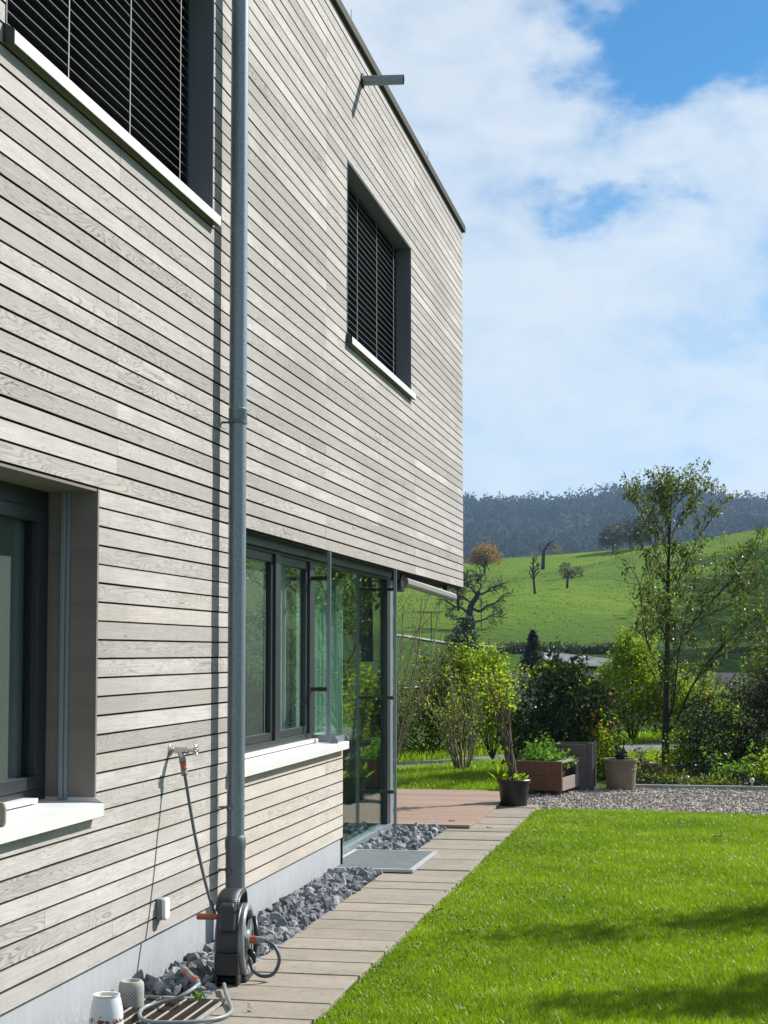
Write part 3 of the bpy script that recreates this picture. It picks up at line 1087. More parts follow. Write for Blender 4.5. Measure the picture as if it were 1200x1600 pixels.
def fix_glass(mat_):
    """two-sided Schlick reflectance, so that both faces of a pane reflect like glass"""
    nt = mat_.node_tree
    fr = [n_ for n_ in nt.nodes if n_.type == 'FRESNEL'][0]
    mx = [n_ for n_ in nt.nodes if n_.type == 'MIX_SHADER'][0]
    ior = fr.inputs[0].default_value
    f0 = ((ior - 1) / (ior + 1)) ** 2
    nt.nodes.remove(fr)
    g = nt.nodes.new('ShaderNodeNewGeometry')
    dt = nt.nodes.new('ShaderNodeVectorMath')
    dt.operation = 'DOT_PRODUCT'
    nt.links.new(g.outputs['Incoming'], dt.inputs[0])
    nt.links.new(g.outputs['Normal'], dt.inputs[1])

    def m(op, a, b_=0.0):
        n_ = nt.nodes.new('ShaderNodeMath')
        n_.operation = op
        for i, v in enumerate((a, b_)):
            if hasattr(v, 'is_linked'):
                nt.links.new(v, n_.inputs[i])
            else:
                n_.inputs[i].default_value = v
        return n_.outputs[0]
    c = m('SUBTRACT', 1.0, m('ABSOLUTE', dt.outputs['Value']))
    f = m('ADD', f0, m('MULTIPLY', m('POWER', c, 5.0), 1 - f0))
    nt.links.new(f, mx.inputs[0])


fix_glass(M['glass'])
fix_glass(M['glass_green'])
M['wood_x'] = wood_mat('weathered_larch_end_wall', (0.50, 0.475, 0.445), (0.405, 0.385, 0.36), (0.16, 0.145, 0.13), (0.46, 0.33, 0.22), 1.0, 0.25, 'x')

house = thing('house', 'two storey house clad in grey weathered timber boards with a flat roof', 'house', (0, 12, 0))
Z_MID, P_UP, P_LO = 2.465, 0.0897, 0.0886
Z_TOP = Z_MID + 48 * P_UP
Y_END = 18.9
OPEN = [(4.3, 7.075, 0.955, 2.465), (5.98, 8.825, 4.24, 5.695), (12.45, 15.38, 4.24, 5.695), (9.45, 30, 0.955, 2.465), (12.33, 30, -1, 2.465)]


def cladding():
    rows = [(Z_MID - (i + 1) * P_LO, Z_MID - i * P_LO) for i in range(25)] + [(Z_MID + i * P_UP, Z_MID + (i + 1) * P_UP) for i in range(48)]
    b = MB()
    low = MB()
    for (z0, z1) in rows:
        zc = (z0 + z1) / 2
        seg = [(1.5, Y_END)]
        for (a, c, lo, hi) in OPEN:
            if lo < zc < hi:
                ns = []
                for (s0, s1) in seg:
                    if c <= s0 or a >= s1:
                        ns.append((s0, s1))
                        continue
                    if s0 < a:
                        ns.append((s0, a))
                    if s1 > c:
                        ns.append((c, s1))
                seg = ns
        if z1 < 1.0:
            seg = [(1.5, 9.03), (9.03, seg[-1][1])]
        for (s0, s1) in seg:
            cuts = [c + random.uniform(-0.004, 0.004) for c in (3.2, 7.31, 11.72, 15.6) if s0 + 0.3 < c < s1 - 0.3 and random.random() < 0.62]
            if not cuts and s1 - s0 > 4.5:
                cuts = [random.uniform(s0 + 1.2, s1 - 1.2)]
            ys = [s0] + sorted(cuts) + [s1]
            for y0, y1 in zip(ys[:-1], ys[1:]):
                dx = random.uniform(-0.0012, 0.0012)
                g0 = z0 + (0.0046 if z0 > 2.4 else 0.0028) + random.uniform(-0.0008, 0.0008)
                g1 = z1 - (0.0026 if z0 > 2.4 else 0.0020)
                xf = 0.0 + dx
                ch = 0.0032
                tgt = low if (s0 > 9.0 and z1 < 1.0) else b
                e = 0.0007
                V = []
                wz = (random.uniform(-0.0009, 0.0009), random.uniform(-0.0009, 0.0009))
                q0, q1 = g0, g1
                for y_, w_ in ((y0 + e, wz[0]), (y1 - e, wz[1])):
                    g0, g1 = q0 + w_, q1 + w_
                    V += [(-0.024, y_, g0 + 0.002), (xf - 0.004, y_, g0), (xf, y_, g0 + ch), (xf, y_, g1 - 0.0015), (xf - 0.003, y_, g1), (-0.024, y_, g1)]
                r = random.random()
                tgt.add(V, [(2, 8, 9, 3)], 0, r)
                # stainless screws, two per batten
                for yb_ in np.arange(1.62, 13.0, 0.60):
                    if y0 + 0.03 < yb_ < y1 - 0.03:
                        for zz_ in (g0 + 0.020, g1 - 0.020):
                            yc_, zc_ = yb_ + random.uniform(-0.006, 0.006), zz_ + random.uniform(-0.003, 0.003)
                            tgt.add([(xf + 0.0006, yc_ + 0.0032 * math.cos(a_), zc_ + 0.0032 * math.sin(a_)) for a_ in np.linspace(0, 2 * math.pi, 7)[:-1]], [(0, 1, 2, 3, 4, 5)], 2, 0)
                tgt.add(V, [(0, 6, 7, 1), (1, 7, 8, 2), (3, 9, 10, 4), (4, 10, 11, 5), (0, 1, 2, 3, 4, 5), (11, 10, 9, 8, 7, 6)], 1, r)
    b.build('timber_cladding', [M['wood'], M['joint'], M['screw']], house)
    o = low.build('lower_cladding', [M['wood_warm'], M['joint'], M['screw']], house)
    o['label'] = 'fresher warm toned boards under the wide white window sill'
    # end wall boards
    b = MB()
    for (z0, z1) in rows[25:]:
        b.box(-9.0, -0.03, Y_END - 0.022, Y_END, z0 + 0.004, z1 - 0.003, 0, random.random())
    b.build('end_wall_cladding', M['wood_x'], house)


cladding()

# wall core behind the boards: black membrane, with the openings left free
b = MB()
ys = sorted({1.5, Y_END - 0.03} | {v for o_ in OPEN for v in o_[:2] if 1.5 < v < Y_END})
zs = sorted({0.25, Z_TOP} | {v for o_ in OPEN for v in o_[2:] if 0.25 < v < Z_TOP} | {2.6})
for y0, y1 in zip(ys[:-1], ys[1:]):
    for z0, z1 in zip(zs[:-1], zs[1:]):
        yc, zc = (y0 + y1) / 2, (z0 + z1) / 2
        if any(a < yc < c and lo < zc < hi for (a, c, lo, hi) in OPEN):
            continue
        b.box(-0.28, -0.027, y0, y1, z0, z1)
b.box(-9.0, -0.285, Y_END - 0.25, Y_END - 0.03, 2.6, Z_TOP)
b.box(-9.0, -0.285, 1.5, 1.7, 0.0, Z_TOP)
b.box(-9.0, -8.8, 1.705, Y_END - 0.255, 0.0, Z_TOP)
b.build('wall_core', M['membrane'], house)
b = MB()
b.box(-0.285, -0.016, 1.5, 12.325, -0.2, 0.247)
b.build('plinth', M['plinth'], house)
b = MB()
b.box(-8.79, -0.29, 1.71, Y_END - 0.26, 2.62, 2.80)
b.box(-8.79, -0.29, 1.71, 14.9, -0.1, 0.02, 1)
b.box(-4.6, -4.5, 1.71, 14.8, 0.02, 2.6)
b.box(-8.79, -0.29, 8.85, 8.95, 0.02, 2.6)
b.box(-4.6, -4.5, 1.71, 18.6, 2.81, Z_TOP - 0.1)
b.build('interior_shell', [M['interior'], M['interior_floor']], house)
b = MB()
b.box(-9.0, -0.02, 1.5, Y_END - 0.03, Z_TOP + 0.001, Z_TOP + 0.07)
b.build('flat_roof', M['membrane'], house)
b = MB()
b.box(-0.10, 0.035, 1.45, Y_END + 0.05, Z_TOP + 0.003, Z_TOP + 0.085)
b.box(-9.0, -0.105, Y_END - 0.1, Y_END + 0.05, Z_TOP + 0.003, Z_TOP + 0.085)
b.build('roof_edge', M['coping'], house, bevel=0.006)
for y_ in (12.6, 16.4):
    b = MB()
    b.tube([(0.0, y_, Z_TOP + 0.06), (0.0, y_, Z_TOP + 0.22)], 0.003, 6)
    b.build('lightning_pin', M['frame_grey'], house)
b = MB()
b.box(-8.8, -0.027, 15.12, Y_END - 0.03, 2.476, 2.598)
b.build('soffit', M['soffit'], house)


def sill(name, parent, y0, y1, ztop, zlip, xin, mat=None, cap=True):
    b = MB()
    zi = ztop + 0.018
    b.prism([(xin, zi), (0.046, ztop), (0.05, ztop - 0.004), (0.05, zlip), (0.045, zlip), (0.045, ztop - 0.008), (xin, zi - 0.008)], y0, y1, 'y')
    o = b.build(name, mat or M['white_metal'], parent, bevel=0.002)
    if cap:
        for ya, yb in ((y0 - 0.008, y0 - 0.001), (y1 + 0.001, y1 + 0.004)):
            b = MB()
            b.prism([(xin, zi - 0.01), (xin, zi + 0.03), (-0.0, ztop + 0.030), (0.05, ztop + 0.001), (0.05, zlip - 0.004)], ya, yb, 'y')
            b.build('sill_end_cap', M['anthracite'] if ya < y0 else M['white_metal'], parent)
    return o


def upper_window(y0, y1, tapes):
    z0, z1 = 4.24, 5.695
    b = MB()                                             # the fixed frame is the window itself
    xf = -0.277
    b.box(xf, xf + 0.06, y0 + 0.012, y1 - 0.012, z0 + 0.0, z0 + 0.07)
    b.box(xf, xf + 0.06, y0 + 0.012, y1 - 0.012, z1 - 0.09, z1 - 0.012)
    b.box(xf + 0.001, xf + 0.061, y0 + 0.012, y0 + 0.08, z0 + 0.071, z1 - 0.091)
    b.box(xf + 0.001, xf + 0.061, y1 - 0.08, y1 - 0.012, z0 + 0.071, z1 - 0.091)
    ym = (y0 + y1) / 2
    b.box(xf + 0.001, xf + 0.061, ym - 0.05, ym + 0.05, z0 + 0.071, z1 - 0.091)
    w = b.build('window', M['anthracite'], house)
    b = MB()
    b.box(xf + 0.02, xf + 0.026, y0 + 0.08, ym - 0.05, z0 + 0.07, z1 - 0.09)
    b.box(xf + 0.02, xf + 0.026, ym + 0.05, y1 - 0.08, z0 + 0.07, z1 - 0.09)
    b.build('pane', M['glass'], w)
    b = MB()
    b.box(-0.278, 0.003, y1 - 0.010, y1 - 0.001, z0, z1 - 0.002)
    b.box(-0.278, 0.003, y0 + 0.001, y0 + 0.010, z0, z1 - 0.002)
    b.box(-0.278, -0.001, y0 + 0.011, y1 - 0.011, z1 - 0.012, z1 - 0.003)
    b.build('reveal', M['reveal_dark'], w)
    sill('sill', w, y0 - 0.015, y1 + 0.005, z0 - 0.005, z0 - 0.065, -0.205)
    b = MB()
    zz = z0 + 0.045
    pitch = 0.0570
    while zz < z1 - 0.03:
        for k in range(4):
            xa, xb = -0.197 + 0.015 * k, -0.197 + 0.015 * (k + 1)
            f = lambda x: zz + 0.006 * (1 - ((x + 0.167) / 0.03) ** 2) + 0.10 * (x + 0.167)
            b.add([(xa, y0 + 0.045, f(xa)), (xb, y0 + 0.045, f(xb)), (xb, y1 - 0.045, f(xb)), (xa, y1 - 0.045, f(xa))], [(0, 1, 2, 3)], 0)
        e = f(-0.137)
        b.box(-0.1385, -0.135, y0 + 0.045, y1 - 0.045, e - 0.0018, e + 0.0018, 1)
        zz += pitch
    b.box(-0.202, -0.132, y0 + 0.04, y1 - 0.04, z0 + 0.020, z0 + 0.038, 0)
    b.build('slat_blind', [M['slat'], M['slat_edge']], w)
    for t_ in tapes:
        b = MB()
        b.box(-0.1345, -0.1325, t_ - 0.005, t_ + 0.005, z0 + 0.02, z1 - 0.02)
        b.build('ladder_tape', M['tape'], w)
    for ya in (y0 + 0.012, y1 - 0.04):
        b = MB()
        b.box(-0.187, -0.147, ya, ya + 0.028, z0 + 0.0, z1 - 0.014)
        b.build('guide_rail', M['anthracite'], w)
    return w


upper_window(5.98, 8.825, (6.97, 7.80, 8.62))
upper_window(12.45, 15.38, (13.47, 14.33, 15.16))


def ground_window():
    """window at the near end of the ground floor, deep painted reveal"""
    y0, y1, z0, z1 = 4.3, 7.075, 0.955, 2.465
    b = MB()
    xf = -0.30
    b.box(xf, xf + 0.06, y0 + 0.03, y1 - 0.021, 1.015, 1.075)
    b.box(xf, xf + 0.06, y0 + 0.03, y1 - 0.021, z1 - 0.10, z1 - 0.016)
    b.box(xf + 0.001, xf + 0.061, y1 - 0.09, y1 - 0.021, 1.076, z1 - 0.101)
    b.box(xf + 0.001, xf + 0.061, y0 + 0.03, y0 + 0.09, 1.076, z1 - 0.101)
    b.box(xf + 0.012, xf + 0.07, y0 + 0.09, y1 - 0.092, 1.077, 1.135)
    b.box(xf + 0.012, xf + 0.07, y1 - 0.155, y1 - 0.092, 1.136, z1 - 0.165)
    b.box(xf + 0.012, xf + 0.07, y0 + 0.09, y1 - 0.092, z1 - 0.164, z1 - 0.102)
    w = b.build('window', M['anthracite'], house, bevel=0.002)
    b = MB()
    b.box(xf + 0.03, xf + 0.036, y0 + 0.09, y1 - 0.155, 1.135, z1 - 0.165)
    b.build('pane', M['glass'], w)
    b = MB()
    b.box(xf + 0.004, xf + 0.007, y0 + 0.09, y1 - 0.175, 1.08, z1 - 0.105)
    b.build('screen', M['screen'], w)
    b = MB()
    b.box(-0.282, 0.004, y1 - 0.020, y1 - 0.001, 1.03, z1 - 0.002, 0, 0.3)
    b.box(-0.282, 0.004, y0 + 0.001, y0 + 0.020, 1.03, z1 - 0.002, 0, 0.5)
    b.box(-0.282, -0.001, y0 + 0.021, y1 - 0.021, z1 - 0.015, z1 - 0.003, 0, 0.7)
    b.build('reveal', M['reveal_wood'], w)
    sill('sill', w, y0, y1 - 0.018, 1.003, 0.945, -0.24)
    b = MB()
    b.box(-0.24, -0.17, y0 + 0.03, y1 - 0.26, 1.024, 1.045)
    b.build('inner_sill_step', M['white_metal'], w, bevel=0.003)
    b = MB()
    b.box(-0.165, -0.145, y1 - 0.052, y1 - 0.021, 1.022, z1 - 0.016)
    b.box(-0.144, -0.128, y1 - 0.036, y1 - 0.021, 1.022, z1 - 0.016)
    b.build('guide_rail', M['frame_grey'], w, bevel=0.002)


ground_window()


def corner_glazing():
    """window beside the downpipe and the full height glass up to the corner post"""
    x = -0.17
    g = M['frame_grey']
    y0, yj, ye = 9.45, 11.95, 15.05
    b = MB()
    b.box(x - 0.045, x + 0.03, y0, yj, 1.035, 1.088)
    b.box(x - 0.045, x + 0.03, y0, yj, 2.385, 2.462)
    for a, c in ((y0, 9.53), (10.80, 10.93), (11.80, yj)):
        b.box(x - 0.044, x + 0.032, a, c, 1.089, 2.384)
    for a, c in ((9.53, 10.80), (10.93, 11.80)):
        b.box(x - 0.03, x + 0.012, a, c, 1.089, 1.145)
        b.box(x - 0.03, x + 0.012, a, c, 2.325, 2.384)
        b.box(x - 0.029, x + 0.013, a, a + 0.055, 1.146, 2.324)
        b.box(x - 0.029, x + 0.013, c - 0.055, c, 1.146, 2.324)
    w = b.build('window', M['win_frame'], house, bevel=0.002)
    for a, c in ((9.585, 10.745), (10.985, 11.745)):
        b = MB()
        b.box(x - 0.012, x - 0.006, a, c, 1.145, 2.325)
        b.build('pane', M['glass'], w)
    sill('sill', w, 9.2, 12.335, 1.003, 0.945, -0.135, cap=False)
    b = MB()
    b.box(-0.138, -0.085, y0, 11.86, 1.024, 1.047)
    b.build('inner_sill_step', M['white_metal'], w, bevel=0.003)
    b = MB()
    b.prism([(-0.16, 1.024), (-0.16, 1.075), (0.03, 1.065), (0.05, 1.035), (0.05, 1.006)], 11.93, 11.945, 'y')
    b.prism([(-0.14, 1.024), (-0.14, 1.062), (0.02, 1.056), (0.05, 1.03), (0.05, 1.006)], 12.33, 12.340, 'y')
    b.box(0.010, 0.018, 11.946, 12.329, 1.012, 1.055)
    b.build('sill_upstand', g, w)
    # full-height glazing
    b = MB()
    b.box(x - 0.05, x + 0.045, 12.345, ye, -0.05, 0.085)
    b.box(x - 0.045, x + 0.03, yj + 0.001, 12.345, 1.03, 1.07)
    d = b.build('glass_door', g, house, bevel=0.002)
    b = MB()
    b.box(x - 0.05, x + 0.035, 15.0, ye + 0.08, 0.086, 2.384)
    b.build('corner_post', g, d, bevel=0.003)
    b = MB()
    b.box(x - 0.05, x + 0.030, 14.88, 14.998, 0.086, 2.384)
    b.build('door_jamb', M['win_frame'], d, bevel=0.003)
    b = MB()
    b.box(x - 0.045, x + 0.03, yj + 0.001, ye, 2.385, 2.462)
    b.build('head_rail', M['win_frame'], d, bevel=0.002)
    b = MB()
    b.box(-3.2, x - 0.12, 14.96, 15.02, 0.03, 2.40)  # added panel, blocks light and view coming through the terrace glazing
    b.build('added_light_block', M['interior'], d)
    b = MB()
    b.box(x - 0.012, x - 0.004, yj, 14.88, 1.07, 2.385)
    b.box(x - 0.012, x - 0.004, 12.345, 14.88, 0.085, 1.069)
    b.build('pane', M['glass_green'], d)
    b = MB()
    b.box(x - 0.11, x - 0.052, 14.80, 15.02, 0.09, 2.384)
    b.build('sash_frame', M['anthracite'], d)
    b = MB()
    b.box(-0.285, x - 0.055, 12.26, 12.33, 0.25, 0.95)
    b.box(-0.285, -0.002, 12.331, 12.342, 0.02, 0.94)
    b.build('wall_end_trim', M['membrane'], d)
    # glazed end face below the overhang
    b = MB()
    yf = 15.10
    for xx in (-2.4, -4.6, -6.8, -8.9):
        b.box(xx, xx + 0.09, yf - 0.06, yf + 0.03, 0.05, 2.40)
    b.box(-8.9, x - 0.06, yf - 0.06, yf + 0.03, -0.05, 0.049)
    b.box(-8.9, x - 0.06, yf - 0.06, yf + 0.03, 2.401, 2.47)
    e = b.build('terrace_glazing', g, house)
    b = MB()
    b.box(-8.85, x - 0.06, yf - 0.012, yf - 0.006, 0.05, 2.40)
    b.build('pane', M['glass'], e)
    # header panel between boards and glazing
    b = MB()
    b.box(-0.28, -0.03, y0, 15.11, 2.467, 2.475)
    b.box(-0.125, -0.10, y0, 14.9, 2.405, 2.466)
    b.build('head_panel', M['anthracite'], house)
    # two free guide rails held by black brackets
    for (yy, zb, zts) in ((11.84, 1.02, (1.42, 2.26)), (14.53, 0.0, (0.42, 1.28, 2.28))):
        b = MB()
        b.box(-0.012, 0.006, yy - 0.016, yy + 0.016, zb, 2.462)
        b.box(0.0062, 0.014, yy - 0.016, yy - 0.008, zb, 2.462)
        b.box(0.0062, 0.014, yy + 0.008, yy + 0.016, zb, 2.462)
        r = b.build('guide_rail', g, house, bevel=0.0015)
        for z_ in zts:
            b = MB()
            b.box(-0.165, -0.013, yy - 0.012, yy + 0.012, z_ - 0.016, z_ + 0.016)
            b.build('bracket', M['black_plastic'], r, bevel=0.004)
    # curtains inside
    for (ya, yb, xc, amp, mat_) in ((9.60, 10.735, -0.20, 0.0008, 'screen'), (10.99, 12.5, -0.30, 0.02, 'curtain'), (12.9, 14.15, -0.45, 0.05, 'curtain')):
        yv = np.linspace(ya, yb, 160)
        xv = xc + amp * np.sin(yv * 58) + amp * 0.5 * np.sin(yv * 31 + 1)
        V = np.concatenate([np.column_stack([xv, yv, np.full(160, 1.10 if ya < 11.95 else 0.03)]), np.column_stack([xv, yv, np.full(160, 2.36)])])
        i = np.arange(159)
        b = MB()
        b.add_arr(V, np.stack([i, i + 1, i + 161, i + 160], -1))
        b.build('curtain', M[mat_], house, smooth=True)


corner_glazing()


def awning():
    b = MB()
    n8 = [(math.cos(t) * 0.058 + 15.32, math.sin(t) * 0.058 + 2.385) for t in np.linspace(0, 2 * math.pi, 9)[:-1] + math.pi / 8]
    b.prism(n8, -6.0, -0.13, 'x')
    a = b.build('awning', M['alu'], house, bevel=0.004)
    b = MB()
    b.prism([(math.cos(t) * 0.12 + 15.33, math.sin(t) * 0.088 + 2.372) for t in np.linspace(0, 2 * math.pi, 15)[:-1]], -0.128, -0.07, 'x')
    b.box(-0.16, -0.09, 15.16, 15.35, 2.40, 2.472)
    b.build('end_cap', M['black_plastic'], a, bevel=0.006)
    b = MB()
    y0, z0, y1, z1 = 15.42, 2.352, 18.62, 2.305
    pr = [(-0.115, 0.0), (-0.05, 0.0), (-0.035, 0.02), (-0.035, 0.062), (-0.055, 0.080), (-0.115, 0.080)]
    V = [(p, y0, z0 + q) for p, q in pr] + [(p, y1, z1 + q) for p, q in pr]
    Fs = [tuple(range(6))[::-1], tuple(range(6, 12))] + [(i, (i + 1) % 6, 6 + (i + 1) % 6, 6 + i) for i in range(6)]
    b.add(V, Fs)
    b.build('arm', M['alu'], a, bevel=0.002)
    b = MB()
    b.box(-0.10, -0.045, 17.95, 18.15, 2.400, 2.474)
    b.build('bracket', M['black_plastic'], a, bevel=0.004)


awning()


def downpipe():
    x, y = 0.10, 9.03
    b = MB()
    b.tube([(x, y, 0.60), (x, y, 3.10), (x, y, 3.12), (x, y, Z_TOP - 0.02)], 0.0515, 40)
    p = b.build('downpipe', M['galv'], house, autosmooth=True)
    for z in (3.12,):
        b = MB()
        b.lathe([(0.0517, -0.08), (0.0545, -0.075), (0.0545, 0.0), (0.056, 0.004), (0.056, 0.012), (0.0517, 0.016)], (x, y, z), 40)
        b.build('collar', M['galv'], p, autosmooth=True)
    b = MB()
    b.lathe([(0.0518, 0.64), (0.058, 0.63), (0.0615, 0.61), (0.0615, 0.57), (0.057, 0.55), (0.056, 0.03), (0.06, 0.0)], (x, y, 0), 40)
    b.build('standpipe', M['pvc'], p, autosmooth=True)
    for z, rr in ((0.80, 0.0535), (0.44, 0.058), (3.055, 0.0555)):
        b = MB()
        b.lathe([(rr - 0.002, -0.012), (rr + 0.001, -0.012), (rr + 0.001, 0.012), (rr - 0.002, 0.012)], (x, y, z), 40)
        b.box(-0.01, x - rr + 0.002, y - 0.006, y + 0.006, z - 0.006, z + 0.006)
        b.tube([(x - 0.01, y - rr, z), (x - 0.012, y - rr - 0.03, z)], 0.005, 8)
        b.box(x - 0.02, x - 0.005, y - rr - 0.018, y - rr + 0.002, z - 0.010, z + 0.010)
        b.build('pipe_bracket', M['galv'] if rr < 0.055 else M['pvc'], p)


downpipe()

b = MB()
b.tube([(-0.01, 13.03, 6.545), (0.36, 13.03, 6.53)], 0.042, 28, caps=False)
b.tube([(-0.01, 13.03, 6.545), (0.36, 13.03, 6.53)], 0.038, 28, caps=False)
sp = b.build('overflow_spout', M['galv'], house, smooth=True)
b = MB()
b.lathe([(0.0385, 0.02), (0.062, 0.016), (0.062, 0.006)], (-0.004, 13.03, 6.545), 28, 'x')
b.build('collar', M['coping'], sp)


def tap():
    y, z = 8.135, 1.185
    b = MB()
    b.lathe([(0.001, 0.012), (0.02, 0.012), (0.033, 0.004), (0.033, 0.0)], (0.002, y, z), 24, 'x')
    b.lathe([(0.013, 0.0), (0.013, 0.02), (0.018, 0.025), (0.018, 0.085), (0.021, 0.088), (0.021, 0.10), (0.012, 0.104), (0.010, 0.118), (0.013, 0.120), (0.013, 0.130), (0.006, 0.133), (0.006, 0.148), (0.0005, 0.148)], (0.002, y, z - 0.002), 20, 'x')
    b.tube([(0.055, y, z - 0.005), (0.07, y - 0.012, z - 0.035), (0.085, y - 0.02, z - 0.062)], [0.016, 0.014, 0.0135], 14)
    t = b.build('garden_tap', M['chrome'], house, autosmooth=True)
    b = MB()
    an = np.linspace(0, 2 * np.pi, 25)
    b.tube([(0.145 + 0.002 * math.cos(a * 5), y + 0.025 * math.cos(a), z + 0.025 * math.sin(a)) for a in an], 0.0055, 8, caps=False)
    for a in (0.3, 1.87, 3.44, 5.0):
        b.tube([(0.146, y, z), (0.145, y + 0.024 * math.cos(a), z + 0.024 * math.sin(a))], 0.004, 6)
    b.build('hand_wheel', M['chrome'], t, smooth=True)


tap()

b = MB()
b.box(0.002, 0.030, 7.93, 8.01, 0.325, 0.435)
so = b.build('wall_socket', M['hose_grey'], house, bevel=0.004)
b = MB()
b.prism([(7.93 + 0.04 + 0.041 * math.copysign(abs(math.cos(t)) ** 0.5, math.cos(t)), 0.38 + 0.056 * math.copysign(abs(math.sin(t)) ** 0.5, math.sin(t))) for t in np.linspace(0, 2 * math.pi, 25)[:-1]], 0.031, 0.052, 'x')
b.build('lid', M['white_plastic'], so, bevel=0.006)


# ------------------------------------------------------------------ hose reel and hoses
def spline(pts, n=60):
    P = np.asarray(pts, float)
    P = np.vstack([2 * P[0] - P[1], P, 2 * P[-1] - P[-2]])
    out = []
    k = len(P) - 3
    for t in np.linspace(0, k - 1e-6, n):
        i = int(t)
        u = t - i
        a, b_, c, d = P[i:i + 4]
        out.append(0.5 * (2 * b_ + (c - a) * u + (2 * a - 5 * b_ + 4 * c - d) * u * u + (3 * b_ - a - 3 * c + d) * u ** 3))
    return np.array(out)


def hose_reel():
    cx, cy, cz, R = 0.378, 8.055, 0.222, 0.186
    root = thing('hose_reel', 'black and grey garden hose reel with a carrying handle beside the downpipe', 'hose reel', (cx, cy, 0.0))
    root.rotation_euler = (0, 0, math.radians(6.5))
    b = MB()
    b.lathe([(0.10, -0.066), (R - 0.015, -0.066), (R, -0.055), (R + 0.003, 0.0), (R, 0.050), (R - 0.008, 0.058)], (cx, cy, cz), 56, 'x')
    b.build('drum_housing', M['charcoal'], root, autosmooth=True)
    # grey wheel-like side frame: rim, three wide spokes, hub
    b = MB()
    b.lathe([(R - 0.040, 0.055), (R - 0.040, 0.076), (R - 0.030, 0.084), (R - 0.012, 0.084), (R - 0.002, 0.074), (R - 0.004, 0.055)], (cx, cy, cz), 56, 'x')
    b.lathe([(0.001, 0.088), (0.045, 0.088), (0.052, 0.078), (0.052, 0.052)], (cx, cy, cz), 32, 'x')
    for a in (0.45, 2.55, 4.15, 5.4):
        ca, sa = math.cos(a), math.sin(a)
        V = []
        for (rr, hw) in ((0.045, 0.020), (R - 0.035, 0.034)):
            for s_ in (-1, 1):
                for xx in (0.060, 0.080):
                    V.append((cx + xx, cy + rr * ca - s_ * hw * sa, cz + rr * sa + s_ * hw * ca))
        b.add(V, [(0, 2, 3, 1), (4, 5, 7, 6), (0, 1, 5, 4), (2, 6, 7, 3), (0, 4, 6, 2), (1, 3, 7, 5)])
    b.build('side_frame', M['lightgrey_plastic'], root, bevel=0.002)
    b = MB()
    b.lathe([(0.03, 0.03), (0.12, 0.03), (0.125, 0.044), (0.133, 0.048)], (cx, cy, cz), 40, 'x')
    b.build('drum', M['teal'], root, smooth=True)
    b = MB()
    b.lathe([(0.134, 0.03), (0.134, 0.056), (0.148, 0.058)], (cx, cy, cz), 40, 'x')
    b.build('inner_rim', M['black_plastic'], root)
    # foot block with the hose opening
    b = MB()
    yf = cy - R - 0.018
    b.box(cx - 0.062, cx + 0.062, yf, yf + 0.11, 0.075, 0.185)
    b.box(cx - 0.062, cx - 0.046, yf, yf + 0.11, 0.022, 0.0745)
    b.box(cx + 0.046, cx + 0.062, yf, yf + 0.11, 0.022, 0.0745)
    b.box(cx - 0.075, cx + 0.085, yf + 0.111, cy + R + 0.02, 0.0, 0.045)
    b.box(cx - 0.062, cx + 0.062, yf, yf + 0.11, 0.0, 0.0215)
    b.build('foot', M['black_plastic'], root, bevel=0.010)
    # upright grip block at the front and carrying handle on top
    b = MB()
    V = []
    pr = [(cy - R - 0.028, 0.295), (cy - R - 0.022, 0.42), (cy - R + 0.005, 0.437), (cy - R + 0.035, 0.43), (cy - R + 0.045, 0.29)]
    b.prism(pr, cx - 0.035, cx + 0.040, 'x')
    b.build('guide_block', M['charcoal'], root, bevel=0.012)
    b = MB()
    hp = spline([(cx, cy - R - 0.0, 0.395), (cx, cy - R + 0.03, 0.438), (cx, cy - 0.09, 0.462), (cx, cy + 0.01, 0.468), (cx, cy + 0.06, 0.455), (cx, cy + 0.085, 0.40)], 30)
    for dx in (-0.050, 0.050):
        b.tube(hp + np.array([dx, 0, 0]), 0.011, 10)
    for q in range(30):
        b.tube([hp[q] - np.array([0.05, 0, 0]), hp[q] + np.array([0.05, 0, 0])], 0.012, 8)
    b.build('carry_handle', M['black_plastic'], root, smooth=True)
    b = MB()
    b.tube([(cx - 0.06, cy - 0.10, 0.352), (cx - 0.085, cy - 0.10, 0.352), (cx - 0.165, cy - 0.10, 0.352), (cx - 0.172, cy - 0.10, 0.352)], [0.014, 0.0155, 0.0165, 0.012], 18)
    b.build('crank_handle', M['orange'], root, autosmooth=True)
    b = MB()
    b.tube([(cx + 0.088, cy - 0.005, cz + 0.0), (cx + 0.120, cy - 0.005, cz + 0.0)], 0.020, 18)
    b.build('connector_ring', M['orange'], root, autosmooth=True)
    b = MB()
    b.tube([(cx + 0.121, cy - 0.005, cz), (cx + 0.150, cy - 0.005, cz), (cx + 0.165, cy - 0.005, cz)], [0.017, 0.017, 0.012], 18)
    b.build('connector', M['hose_grey'], root, autosmooth=True)
    b = MB()
    b.tube([(cx + 0.09, cy + 0.13, cz + 0.10), (cx + 0.105, cy + 0.11, cz), (cx + 0.095, cy + 0.10, cz - 0.10)], [0.010, 0.014, 0.010], 10)
    b.tube([(cx + 0.085, cy - 0.02, cz - 0.05), (cx + 0.11, cy - 0.03, cz - 0.075), (cx + 0.115, cy - 0.02, cz - 0.115)], [0.014, 0.018, 0.006], 10)
    b.build('clip', M['black_plastic'], root, smooth=True)
    b = MB()
